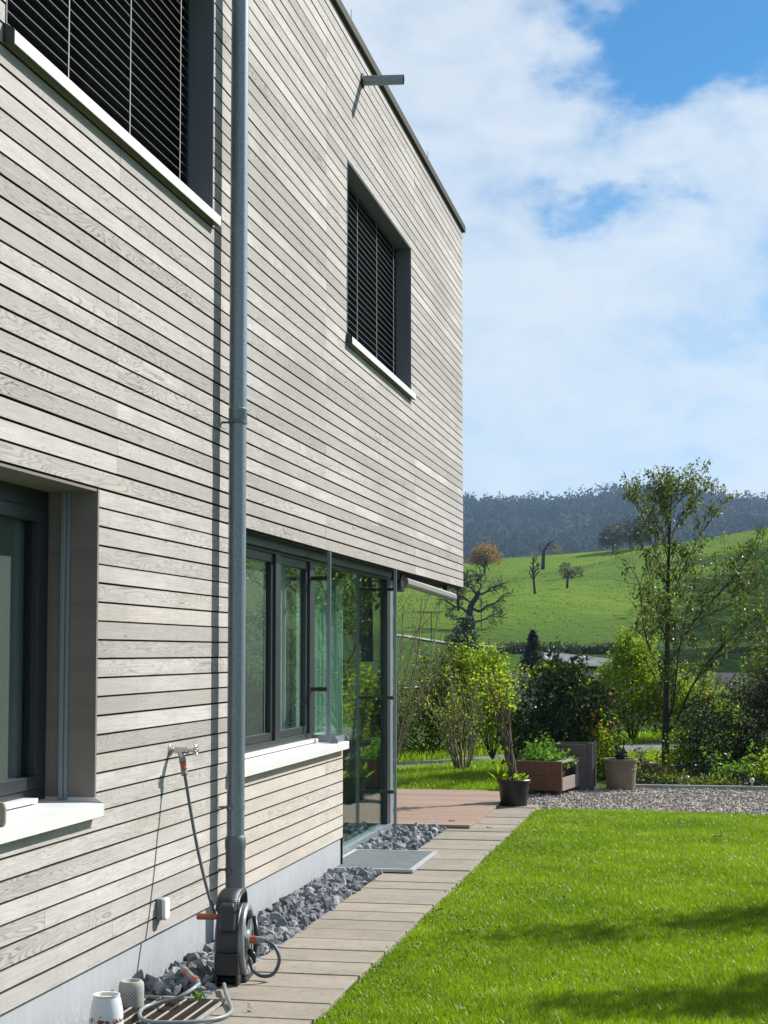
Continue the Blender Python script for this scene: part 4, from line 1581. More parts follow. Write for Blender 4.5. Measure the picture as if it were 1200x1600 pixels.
    b.tube(spline([(cx + 0.16, cy - 0.005, cz), (cx + 0.215, cy - 0.01, cz - 0.03), (cx + 0.245, cy - 0.03, cz - 0.095), (cx + 0.215, cy - 0.04, cz - 0.165), (cx + 0.15, cy - 0.02, cz - 0.18), (cx + 0.10, cy + 0.0, cz - 0.15), (cx + 0.085, cy + 0.01, cz - 0.10)], 40), 0.0095, 12)
    b.build('connecting_hose', M['hose_dark'], root, smooth=True)


hose_reel()

b = MB()
sp_ = [at_depth(px, py, d) for px, py, d in ((288.5, 1210, 8.41), (291, 1224, 8.40), (297, 1262, 8.37), (304, 1302, 8.34), (313, 1346, 8.30), (326, 1398, 8.24), (338, 1436, 8.20))]
b.tube(spline(sp_, 50), 0.0088, 12)
hs = b.build('supply_hose', M['hose_dark'], None, sp_[-1], smooth=True)
tag(hs, 'dark thin hose running down from the chrome tap to the reel', 'hose')
top = at_depth(285.0, 1186, 8.43)
b = MB()
for (z_, c, r_, m_) in ((0.0, 0.022, 0.0185, 0), (0.022, 0.046, 0.0165, 1), (0.046, 0.064, 0.0185, 0)):
    pass
for nm, p0, p1, r_, m_ in (('coupling_nut', (284.6, 1184), (285.6, 1191), 0.0185, 'hose_grey'), ('coupling_ring', (285.8, 1192), (287.2, 1202), 0.0165, 'orange'), ('coupling_sleeve', (287.3, 1203), (288.6, 1211), 0.0175, 'hose_grey')):
    b = MB()
    b.tube([at_depth(*p0, 8.42), at_depth(*p1, 8.41)], r_, 16)
    b.build(nm, M[m_], hs, autosmooth=True)

b = MB()
hp = []
for px, py, z_ in ((350, 1538, 0.05), (353, 1552, 0.045), (360, 1570, 0.035), (361, 1581, 0.033), (345, 1590, 0.034), (310, 1596, 0.036), (262, 1598, 0.036), (228, 1595, 0.036), (218, 1585, 0.036), (226, 1574, 0.036), (252, 1566, 0.045), (280, 1558, 0.075), (300, 1546, 0.10), (311, 1537, 0.11)):
    hp.append(ground_pt(px, py, z_))
b.tube(spline(hp, 120), 0.0098, 12)
gh = b.build('garden_hose', M['hose_grey'], None, hp[6], smooth=True)
tag(gh, 'grey garden hose looping over the metal grate to an orange ringed nozzle', 'hose')
e0 = ground_pt(311, 1537, 0.11)
e1 = ground_pt(285, 1513, 0.145)
dv = e1 - e0
b = MB()
b.tube([e0 + dv * t_ for t_ in (0.0, 0.12, 0.13, 0.30, 0.31, 0.75, 0.76, 0.9, 1.0)], [0.012, 0.014, 0.019, 0.019, 0.0165, 0.0165, 0.019, 0.017, 0.012], 18)
b.build('nozzle', M['hose_grey'], gh, autosmooth=True)
for t0, t1 in ((0.14, 0.29), (0.62, 0.74)):
    b = MB()
    b.tube([e0 + dv * t0, e0 + dv * t1], 0.0205 if t0 < 0.3 else 0.0180, 18)
    b.build('nozzle_ring', M['orange'], gh, autosmooth=True)


# ------------------------------------------------------------------ small things by the wall
def rust_paint():
    t = NT('white_enamel_with_rust')
    P = t.pos()
    sep = t.n('ShaderNodeSeparateXYZ')
    t.set(sep.inputs[0], P)
    z = sep.outputs[2]
    n_ = t.noise(P, 55, 4, 0.6)
    band = t.math('SUBTRACT', 1.0, t.math('MULTIPLY', t.math('ABSOLUTE', t.math('SUBTRACT', z, 0.085)), 38.0), clamp=True)
    f = t.mr(t.math('ADD', n_, t.math('MULTIPLY', band, 0.22)), 0.66, 0.70)
    c = t.mix(f, (0.62, 0.66, 0.70), (0.16, 0.055, 0.025))
    return t.done(t.pbr(c, t.math('ADD', 0.25, t.math('MULTIPLY', f, 0.5)), 0, None, 0.5))


vp = ground_pt(166, 1622, 0.0)
root = thing('enamel_vase', 'small white enamel vase with a band of rust in front of the plinth', 'vase', vp)
b = MB()
b.lathe([(0.001, 0.0), (0.070, 0.0), (0.075, 0.006), (0.0755, 0.07), (0.072, 0.125), (0.063, 0.168), (0.058, 0.183), (0.060, 0.187), (0.059, 0.192), (0.052, 0.190), (0.050, 0.165), (0.001, 0.16)], vp, 40)
b.build('body', rust_paint(), root, autosmooth=True)
b = MB()
b.lathe([(0.0505, 0.1755), (0.03, 0.177), (0.001, 0.1775)], vp, 24)
b.build('wax', simple('yellowed_wax', (0.55, 0.50, 0.30), 0.6), root)


def pot_dots():
    t = NT('patterned_concrete')
    P = t.pos()
    cpos = ground_pt(205, 1576, 0.0)
    mp = t.mapping(P, (1, 1, 1), tuple(-cpos))
    sep = t.n('ShaderNodeSeparateXYZ')
    t.set(sep.inputs[0], mp)
    a = t.math('MULTIPLY', t.math('ARCTAN2', sep.outputs[1], sep.outputs[0]), 3.5014)
    h = t.math('MULTIPLY', sep.outputs[2], 56.0)
    u = t.math('SUBTRACT', t.math('FRACT', t.math('ADD', a, h)), 0.5)
    v = t.math('SUBTRACT', t.math('FRACT', t.math('SUBTRACT', a, h)), 0.5)
    q = t.math('MAXIMUM', t.math('ABSOLUTE', u), t.math('ABSOLUTE', v))
    dot = t.mr(q, 0.20, 0.27, 1.0, 0.0)
    dot = t.math('MULTIPLY', dot, t.mr(sep.outputs[2], 0.085, 0.09, 1.0, 0.0))
    n_ = t.noise(P, 30, 5, 0.7)
    c = t.mix(n_, (0.30, 0.29, 0.27), (0.42, 0.41, 0.385))
    c = t.mix(t.math('MULTIPLY', dot, 0.85), c, (0.10, 0.10, 0.10))
    return t.done(t.pbr(c, 0.9, 0, t.bump(t.math('SUBTRACT', n_, dot), 0.5, 0.004), 0.2))


vp = ground_pt(205, 1576, 0.0)
b = MB()
b.lathe([(0.001, 0.0), (0.056, 0.0), (0.0605, 0.004), (0.0605, 0.105), (0.058, 0.122), (0.050, 0.132), (0.040, 0.132), (0.032, 0.118), (0.001, 0.112)], vp, 40)
o = b.build('concrete_pot', pot_dots(), None, vp, autosmooth=True)
tag(o, 'small round grey concrete pot with a dotted pattern at the grate', 'pot')


def grate():
    x0, x1, y0, y1 = 0.03, 0.495, 6.75, 7.58
    root = thing('drain_grate', 'rusty metal light well grate set in a pale frame', 'grate', (x0, y0, 0))
    b = MB()
    for (a, c, d, e) in ((x0, x1, y1 - 0.022, y1), (x0, x1, y0, y0 + 0.022), (x0, x0 + 0.022, y0 + 0.0225, y1 - 0.0225), (x1 - 0.022, x1, y0 + 0.0225, y1 - 0.0225)):
        b.box(a, c, d, e, -0.03, 0.026)
    b.build('frame', simple('worn_galvanised_frame', (0.36, 0.35, 0.33), 0.55, 0.4, 0.2, 20), root, bevel=0.002)
    b = MB()
    yy = y0 + 0.035
    while yy < y1 - 0.03:
        b.box(x0 + 0.023, x1 - 0.023, yy, yy + 0.004, -0.02, 0.016)
        yy += 0.014
    b.build('bearing_bar', simple('rusted_bar', (0.075, 0.055, 0.04), 0.8, 0.3, 0.4, 40), root)
    b = MB()
    xx = x0 + 0.06
    while xx < x1 - 0.03:
        b.box(xx, xx + 0.007, y0 + 0.023, y1 - 0.023, 0.0165, 0.022)
        xx += 0.066
    b.build('cross_bar', simple('worn_cross_bar', (0.45, 0.42, 0.37), 0.6, 0.3, 0.3, 60), root)
    b = MB()
    b.box(x0, x1, y0, y1, -0.30, -0.29)
    b.build('shaft_floor', M['membrane'], root)


grate()


def door_mat():
    x0, x1, y0, y1 = -0.115, 0.598, 12.10, 13.27
    root = thing('door_mat', 'grey foot mat in an aluminium frame in front of the glass door', 'door mat', (x0, y0, 0))
    b = MB()
    for (a, c, d, e) in ((x0, x1, y1 - 0.035, y1), (x0, x1, y0, y0 + 0.035), (x0, x0 + 0.035, y0 + 0.0355, y1 - 0.0355), (x1 - 0.035, x1, y0 + 0.0355, y1 - 0.0355)):
        b.box(a, c, d, e, 0.026, 0.050)
    b.build('frame', simple('mat_frame_aluminium', (0.40, 0.42, 0.44), 0.45, 0.3, 0.1, 8), root, bevel=0.003)
    b = MB()
    b.box(x0 + 0.036, x1 - 0.036, y0 + 0.036, y1 - 0.036, 0.028, 0.046)
    b.build('bristles', M['mat'], root)


door_mat()

b = MB()
yy = 15.2
while yy < 19.0:
    b.box(-8.0, 0.595, yy + 0.007, yy + 0.135, 0.034, 0.060, 0, random.random())
    yy += 0.1425
b.box(-8.0, 0.590, 15.205, 19.04, -0.02, 0.030, 0, 0.0)
o = b.build('deck', M['deck'], bevel=0.003)
tag(o, 'low red brown plank deck running under the overhanging upper floor', 'deck')

b = MB()
b.box(1.85, 9.0, 20.42, 20.48, -0.05, 0.045)
tag(b.build('kerb', M['kerb'], bevel=0.006), kind='structure')


# ------------------------------------------------------------------ planters and pots
def black_pot():
    c = np.array([0.742, 17.60, 0.0])
    root = thing('black_plant_pot', 'black plastic pot with an old gnarled vine at the deck corner', 'plant pot', c)
    b = MB()
    b.lathe([(0.001, 0.0), (0.135, 0.0), (0.142, 0.008), (0.168, 0.265), (0.184, 0.268), (0.188, 0.275), (0.188, 0.305), (0.182, 0.312), (0.172, 0.308), (0.168, 0.27), (0.001, 0.265)], c, 44)
    b.build('pot', M['black_plastic'], root, autosmooth=True)
    b = MB()
    b.lathe([(0.167, 0.275), (0.09, 0.285), (0.001, 0.29)], c, 24)
    b.build('soil', M['soil'], root)
    b = MB()
    tips = []
    for k in range(6):
        a = k * 1.05
        p0 = c + np.array([0.035 * math.cos(a), 0.035 * math.sin(a), 0.27])
        pts = [p0]
        for i in range(1, 9):
            h = i / 8
            pts.append(np.array([c[0] - 0.10 * h + 0.03 * math.cos(a + 3 * h) * (1 + 0.8 * h) + random.uniform(-.01, .01), c[1] + 0.03 * math.sin(a + 3 * h) * (1 + 0.8 * h), 0.27 + 0.66 * h]))
        b.tube(spline(pts, 24), np.linspace(0.015, 0.009, 24) * (1 + 0.25 * np.sin(np.linspace(0, 14, 24) + k)), 8)
        e = pts[-1]
        for j in range(4):
            q = [e]
            d = np.array([random.uniform(-0.5, 0.35), random.uniform(-0.4, 0.4), random.uniform(0.5, 1)])
            for i in range(6):
                d = d + np.array([random.uniform(-.3, .3), random.uniform(-.3, .3), random.uniform(-.1, .25)])
                d /= np.linalg.norm(d)
                q.append(q[-1] + d * 0.10)
            b.tube(q, np.linspace(0.008, 0.002, 7), 5)
            tips += q[2:]
    b.build('stem', M['vine'], root, smooth=True)
    b = MB()
    T = np.array(tips)
    P = T[rng.integers(0, len(T), 520)] + rng.normal(size=(520, 3)) * 0.05
    b.leaves(P, 0.045, 0.3, aspect=0.65)
    P = c + np.column_stack([rng.uniform(-0.17, 0.14, 160), rng.uniform(-0.14, 0.14, 160), rng.uniform(0.27, 0.37, 160)])
    b.leaves(P, 0.05, 0.5)
    P = np.tile(c + np.array([-0.16, -0.03, 0.29]), (10, 1)) + rng.normal(size=(10, 3)) * 0.01
    b.leaves(P, 0.17, 0.3, aspect=0.25, dirs=np.tile([-0.35, -0.1, 1.2], (10, 1)))
    b.build('foliage', M['leaf_yellowgreen'], root)


black_pot()


def planter():
    c = np.array([0.86, 19.25, 0.0])
    root = thing('low_planter', 'low red brown wooden planter box with leafy greens', 'planter', c)
    w, dp, h = 0.56, 0.95, 0.40
    b = MB()
    for z0, z1 in ((0.05, 0.225), (0.228, h)):
        b.box(-w / 2, w / 2, -0.02, 0.008, z0, z1, 0, random.random())
        b.box(-w / 2, w / 2, dp - 0.02, dp + 0.008, z0, z1, 0, random.random())
    b.box(-w / 2, -w / 2 + 0.02, 0.009, dp - 0.021, 0.05, h, 0, 0.2)

    def put(bm_, nm, mat_, bev=0.004):
        for i in range(len(bm_.V)):
            v = bm_.V[i]
            a = -0.17
            bm_.V[i] = np.column_stack([v[:, 0] * math.cos(a) - v[:, 1] * math.sin(a), v[:, 0] * math.sin(a) + v[:, 1] * math.cos(a), v[:, 2]]) + c
        return bm_.build(nm, mat_, root, bevel=bev)
    put(b, 'front_boards', M['brown_board'])
    b = MB()
    b.box(w / 2 - 0.02, w / 2 + 0.004, 0.009, dp - 0.021, 0.05, 0.205, 0, 0.6)
    b.box(w / 2 - 0.08, w / 2 + 0.004, 0.009, dp - 0.021, 0.375, 0.40, 0, 0.9)
    b.box(w / 2 - 0.018, w / 2 + 0.006, dp - 0.10, dp - 0.0215, 0.206, 0.374, 0, 0.1)
    b.box(w / 2 - 0.018, w / 2 + 0.006, dp - 0.24, dp - 0.18, 0.206, 0.374, 0, 0.1)
    put(b, 'side_boards', M['pale_board'])
    for x_, y_ in ((-w / 2 + 0.03, 0.01), (w / 2 - 0.08, 0.01), (-w / 2 + 0.03, dp - 0.09), (w / 2 - 0.08, dp - 0.09)):
        b = MB()
        b.box(x_, x_ + 0.06, y_, y_ + 0.06, 0.0, 0.049)
        put(b, 'foot', M['grey_board'])
    b = MB()
    b.box(-w / 2 + 0.021, w / 2 - 0.085, 0.0095, dp - 0.0215, 0.051, 0.34)
    put(b, 'soil', M['soil'], 0)
    b = MB()
    for cx_, cy_, rr, hh, nl, sz in ((-0.18, 0.35, 0.20, 0.34, 500, 0.07), (0.05, 0.3, 0.22, 0.20, 420, 0.06), (0.12, 0.6, 0.18, 0.22, 300, 0.06), (-0.1, 0.7, 0.2, 0.42, 420, 0.07)):
        n_ = nl
        a = rng.uniform(0, 2 * np.pi, n_)
        q = np.sqrt(rng.uniform(0, 1, n_)) * rr
        P = np.column_stack([cx_ + q * np.cos(a), cy_ + q * np.sin(a), 0.33 + rng.uniform(0, 1, n_) * hh * (1.15 - q / rr)])
        b.leaves(P, sz, 0.4, aspect=0.5)
    put(b, 'greens', M['leaf_fern'], 0)


planter()


def tall_box():
    c = np.array([1.215, 20.02, 0.0])
    root = thing('tall_planter', 'tall dark grey wooden planter box behind the low brown one', 'planter', c)
    w, h = 0.46, 0.575
    b = MB()
    z = 0.01
    k = 0
    while z < h - 0.02:
        z1 = min(z + 0.139, h)
        b.box(c[0] - w / 2, c[0] + w / 2 - 0.06, c[1] - 0.01, c[1] + 0.012, z, z1 - 0.004, 0, random.random())
        b.box(c[0] - w / 2, c[0] - w / 2 + 0.02, c[1] + 0.013, c[1] + w, z, z1 - 0.004, 0, random.random())
        b.box(c[0] + w / 2 - 0.03, c[0] + w / 2 - 0.008, c[1] + 0.03, c[1] + w, z, z1 - 0.004, 0, random.random())
        b.box(c[0] - w / 2 + 0.021, c[0] + w / 2 - 0.031, c[1] + w - 0.02, c[1] + w, z, z1 - 0.004, 0, random.random())
        z = z1
    b.build('boards', M['grey_board'], root, bevel=0.003)
    for bb in ((c[0] + w / 2 - 0.058, c[0] + w / 2, c[1] - 0.02, c[1] + 0.028, 0.0, h + 0.004, 0, 0.2),
               (c[0] + w / 2 - 0.007, c[0] + w / 2 + 0.012, c[1] + 0.03, c[1] + 0.09, 0.0, h + 0.004, 0, 0.8),
               (c[0] + w / 2 - 0.007, c[0] + w / 2 + 0.012, c[1] + w - 0.06, c[1] + w, 0.0, h + 0.004, 0, 0.8)):
        b = MB()
        b.box(*bb)
        b.build('corner_post', M['grey_board'], root, bevel=0.003)
    b = MB()
    b.box(c[0] - w / 2 + 0.021, c[0] + w / 2 - 0.031, c[1] + 0.014, c[1] + w - 0.021, 0.02, h - 0.05)
    b.build('soil', M['soil'], root)


tall_box()

c = np.array([1.775, 20.22, 0.0])
root = thing('stoneware_pot', 'large round brown stoneware pot with a banded rim at the gravel edge', 'plant pot', c)
b = MB()
b.lathe([(0.001, 0.0), (0.165, 0.0), (0.178, 0.01), (0.188, 0.16), (0.193, 0.235), (0.199, 0.24), (0.199, 0.255), (0.193, 0.26), (0.195, 0.285), (0.201, 0.29), (0.201, 0.305), (0.195, 0.31), (0.198, 0.335), (0.214, 0.342), (0.217, 0.352), (0.217, 0.372), (0.210, 0.380), (0.185, 0.376), (0.182, 0.33), (0.001, 0.33)], c, 48)
b.build('pot', M['terracotta'], root, autosmooth=True)
b = MB()
b.lathe([(0.181, 0.34), (0.1, 0.355), (0.001, 0.36)], c, 24)
b.build('soil', M['soil'], root)
b = MB()
for k in range(26):
    a = random.uniform(0, 6.28)
    q = random.uniform(0, 0.07)
    cc = c + np.array([q * math.cos(a) + 0.01, q * math.sin(a) - 0.05, 0.37 + random.uniform(0, 0.09)])
    n_ = 26
    dd = rng.normal(size=(n_, 3))
    dd[:, 2] = np.abs(dd[:, 2])
    b.leaves(np.tile(cc, (n_, 1)), 0.035, 0.2, aspect=0.6, dirs=dd)
b.build('houseleek', simple('houseleek_brown_green', (0.07, 0.06, 0.045), 0.7, 0, 0.4, 60), root)

for (px, py, pb, dd) in ((1074, 1215.5, 1228, 0.031), (1175, 1219.5, 1234, 0.034)):
    g = ground_pt(px, pb)
    z = EYE + ray(px, py)[2] * ((g - CAM) @ cf)
    o = thing('garden_ball', 'pale glass ball on a stake in the dark ground cover left of the other' if px < 1100 else 'pale glass ball on a taller stake at the bright green plant', 'garden ornament', (g[0], g[1], 0), 'glass balls on stakes in the planting bed')
    b = MB()
    b.sphere((g[0], g[1], z), dd, 24)
    b.build('ball', simple('frosted_glass_ball', (0.42, 0.45, 0.40), 0.2, 0, 0.15, 40), o, smooth=True)
    b = MB()
    b.tube([(g[0], g[1], 0), (g[0], g[1], z - dd * 0.98)], 0.005, 8)
    b.build('stake', M['chrome'], o, smooth=True)

for (px, py, sz, lab) in ((1121, 1308, 0.042, 'curled red brown fallen leaf on the lawn near the gravel'), (683, 1423, 0.034, 'dark brown fallen leaf on the lawn edge by the path'), (902, 1252, 0.05, 'dark dead leaf lying on the pale gravel'), (706, 1283, 0.032, 'brown fallen leaf lying on the red brown deck'), (764, 1294, 0.026, 'dark crumpled leaf on the paving beside the deck corner'), (437, 1416, 0.05, 'reddish dead leaf among the stones beside the plinth'), (409, 1462, 0.035, 'small brown leaf on the stones right behind the hose reel')):
    z = 0.062 if px == 706 else 0.09 if px < 450 else (0.022 if px == 764 else (0.045 if py > 1300 else 0.01))
    g = ground_pt(px, py, z)
    b = MB()
    nx, ny = 9, 5
    V = []
    for i in range(nx):
        for j in range(ny):
            u, v = i / (nx - 1) * 2 - 1, j / (ny - 1) * 2 - 1
            wd = (1 - u * u) ** 0.6 * 0.6
            V.append(g + sz * np.array([u, v * wd, 0.20 * v * v + 0.10 * u * u + 0.12 * math.sin(5 * u + px) + 0.1]))
    i = np.arange(nx - 1)[:, None] * ny
    j = np.arange(ny - 1)[None]
    b.add_arr(V, np.stack([i + j, i + j + 1, i + ny + j + 1, i + ny + j], -1).reshape(-1, 4))
    o = b.build('fallen_leaf', simple('dead_leaf', (0.16, 0.06, 0.03) if px == 1121 else (0.10, 0.06, 0.035), 0.8, 0, 0.3, 60), None, g, smooth=True)
    tag(o, lab, 'leaf', 'fallen leaves about the garden')

g = on_plane_x(3, 1281, 0.0)
b = MB()
b.prism([(0.0, 0.0), (0.028, 0.0), (0.034, 0.02), (0.034, 0.075), (0.026, 0.095), (0.0, 0.1)], 0, 0.022, 'y')
b.V = [v + np.array([0.0, g[1] - 0.05, 1.005]) for v in b.V]
o = b.build('wooden_block', M['pale_board'], None, (0.0, g[1] - 0.05, 1.005), bevel=0.006)
tag(o, 'small rounded wooden block on the white sill at the left picture edge', 'block')


# ------------------------------------------------------------------ trees and shrubs
def unit(v):
    return v / (np.linalg.norm(v) + 1e-12)


def grow(out, tips, p, d, L, r, lev, kids, ratio, ang, wander, up, seg=5, r_end=0.5, start=0.3):
    pts = [np.asarray(p, float)]
    d = unit(np.asarray(d, float))
    for i in range(seg):
        d = unit(d + rng.normal(size=3) * wander * (0.35 if lev == 0 else 1.0) + np.array([0, 0, up]))
        pts.append(pts[-1] + d * L / seg)
    rad = np.linspace(r, r * r_end, seg + 1)
    out.append((pts, rad, lev))
    if lev >= len(kids):
        tips.append(np.array(pts))
        return
    n = kids[lev]
    for k in range(n):
        t = start + (1 - start) * (k + rng.uniform(0.2, 1.0)) / n
        i = min(int(t * seg), seg - 1)
        f = t * seg - i
        q = pts[i] + (pts[i + 1] - pts[i]) * f
        dd = unit(pts[i + 1] - pts[i])
        side = unit(np.cross(dd, rng.normal(size=3)))
        a = ang * rng.uniform(0.7, 1.3)
        nd = dd * math.cos(a) + side * math.sin(a)
        rr = np.interp(t, [0, 1], [r, r * r_end]) * 0.62
        grow(out, tips, q, nd, L * ratio * rng.uniform(0.7, 1.25) * (1.15 - 0.45 * t), rr, lev + 1, kids, ratio, ang, wander, up, max(3, seg - 1), 0.45, 0.25)


SIDES = [9, 7, 5, 4, 3, 3]


def limbs(b, out, minr=0.0):
    for pts, rad, lev in out:
        b.tube(pts, np.maximum(rad, minr), SIDES[min(lev, 5)], caps=False)


def sample_tips(tips, n, jit):
    k = rng.integers(0, len(tips), n)
    P = np.empty((n, 3))
    for i, q in enumerate(k):
        t = tips[q]
        u = rng.uniform(0.15, 1) * (len(t) - 1)
        a = min(int(u), len(t) - 2)
        P[i] = t[a] + (t[a + 1] - t[a]) * (u - a)
    return P + rng.normal(size=(n, 3)) * jit


def tree(name, label, cat, base, H, spec, leafmat=None, nleaf=0, lsize=0.1, ljit=0.1, bark='bark', minr=0.0, group=None, lean=(0, 0, 1), r0=None, asp=0.55, twist=None):
    base = np.asarray(base, float)
    root = thing(name, label, cat, base, group)
    out, tips = [], []
    grow(out, tips, base - np.array([0, 0, 0.05]), lean, H * spec.get('trunk', 0.55), r0 or H * 0.022, 0, spec['kids'], spec.get('ratio', 0.7), spec.get('ang', 0.7), spec.get('wander', 0.12), spec.get('up', 0.05), spec.get('seg', 7), spec.get('r_end', 0.5), spec.get('start', 0.4))
    b = MB()
    limbs(b, out[:1], minr)
    b.build('trunk', M[bark], root, smooth=True)
    b = MB()
    limbs(b, out[1:], minr)
    b.build('branches', M[bark], root, smooth=True)
    if nleaf:
        b = MB()
        b.leaves(sample_tips(tips, nleaf, ljit), lsize, 0.3, aspect=asp)
        b.build('crown', M[leafmat], root)
    return root, tips


def clumps(blobs, n, clump, jit, shell=0.55):
    """leaf positions in clumps spread through lumpy ellipsoids"""
    w = np.array([q[3] * q[4] * q[5] for q in blobs])
    w = w ** 0.75
    w /= w.sum()
    nc = max(1, n // clump)
    k = rng.choice(len(blobs), nc, p=w)
    B = np.array([q[:6] for q in blobs], float)[k]
    d = rng.normal(size=(nc, 3))
    d /= np.linalg.norm(d, axis=1)[:, None]
    r = rng.uniform(0, 1, nc) ** 0.4
    r = np.where(rng.uniform(0, 1, nc) < shell, rng.uniform(0.75, 1.12, nc), r)
    Cn = B[:, :3] + d * r[:, None] * B[:, 3:6]
    P = np.repeat(Cn, clump, 0) + rng.normal(size=(nc * clump, 3)) * jit
    return P, Cn


def bush(name, label, base, blobs, n, lsize, mat_, clump=14, jit=0.07, asp=0.55, shell=0.55, stems=12, stem_mat='bark', sprigs=0, group=None, extra=None, cat='bush', up=0.3):
    """blobs are relative to base: (x, y, z, rx, ry, rz)"""
    base = np.asarray(base, float)
    root = thing(name, label, cat, base, group)
    bl = [(base[0] + q[0], base[1] + q[1], base[2] + q[2], q[3], q[4], q[5]) for q in blobs]
    P, Cn = clumps(bl, n, clump, jit, shell)
    b = MB()
    sel = Cn[rng.integers(0, len(Cn), stems * 6)]
    for i in range(stems):
        tgt = sel[i * 6]
        p0 = base + np.array([rng.normal(), rng.normal(), 0]) * 0.006 + np.array([0, 0, -0.05])
        mid = p0 * 0.45 + tgt * 0.55 + rng.normal(size=3) * 0.06
        if stems <= 6:
            p0 = base + np.array([0, 0, -0.05])
        L = spline([p0, mid, tgt], 10)
        b.tube(L, np.linspace(0.014, 0.004, 10), 5, caps=False)
        for j in range(1, 6):
            q = L[rng.integers(3, 9)]
            t2 = q + (sel[i * 6 + j] - q) * 0.45
            b.tube(spline([q, (q + t2) / 2 + rng.normal(size=3) * 0.05, t2], 6), np.linspace(0.006, 0.002, 6), 4, caps=False)
    fo = MB()
    if sprigs:
        tops = Cn[np.argsort(Cn[:, 2] + rng.normal(size=len(Cn)) * 0.15)[-sprigs:]]
        sp = []
        for t in tops:
            d = unit(np.array([rng.normal() * 0.35, rng.normal() * 0.35, 1.0]))
            L = rng.uniform(0.15, 0.45)
            q = [t + d * L * u + np.array([0.06 * u * u * rng.normal(), 0, 0]) for u in np.linspace(0, 1, 5)]
            fo.tube(q, np.linspace(0.004, 0.0015, 5), 4, mat=1, caps=False)
            m_ = int(L * 55)
            sp.append(np.array([t + d * L * u for u in rng.uniform(0.1, 1.05, m_)]) + rng.normal(size=(m_, 3)) * 0.02)
        P = np.concatenate([P] + sp)
    b.build('stems', M[stem_mat], root, smooth=True)
    P = P[P[:, 2] > base[2] + 0.02]
    fo.leaves(P, lsize, up, aspect=asp)
    fo.build('foliage', [M[mat_], M[stem_mat]], root)
    if extra:
        for nm, cnt, box, sz, mm in extra:
            b = MB()
            lo, hi = np.array(box[0]) + base, np.array(box[1]) + base
            b.leaves(rng.uniform(lo, hi, (cnt, 3)), sz, 0.3, aspect=0.6)
            b.build(nm, M[mm], root)
    return root


def W3(px, py, dep):
    return at_depth(px, py, dep)


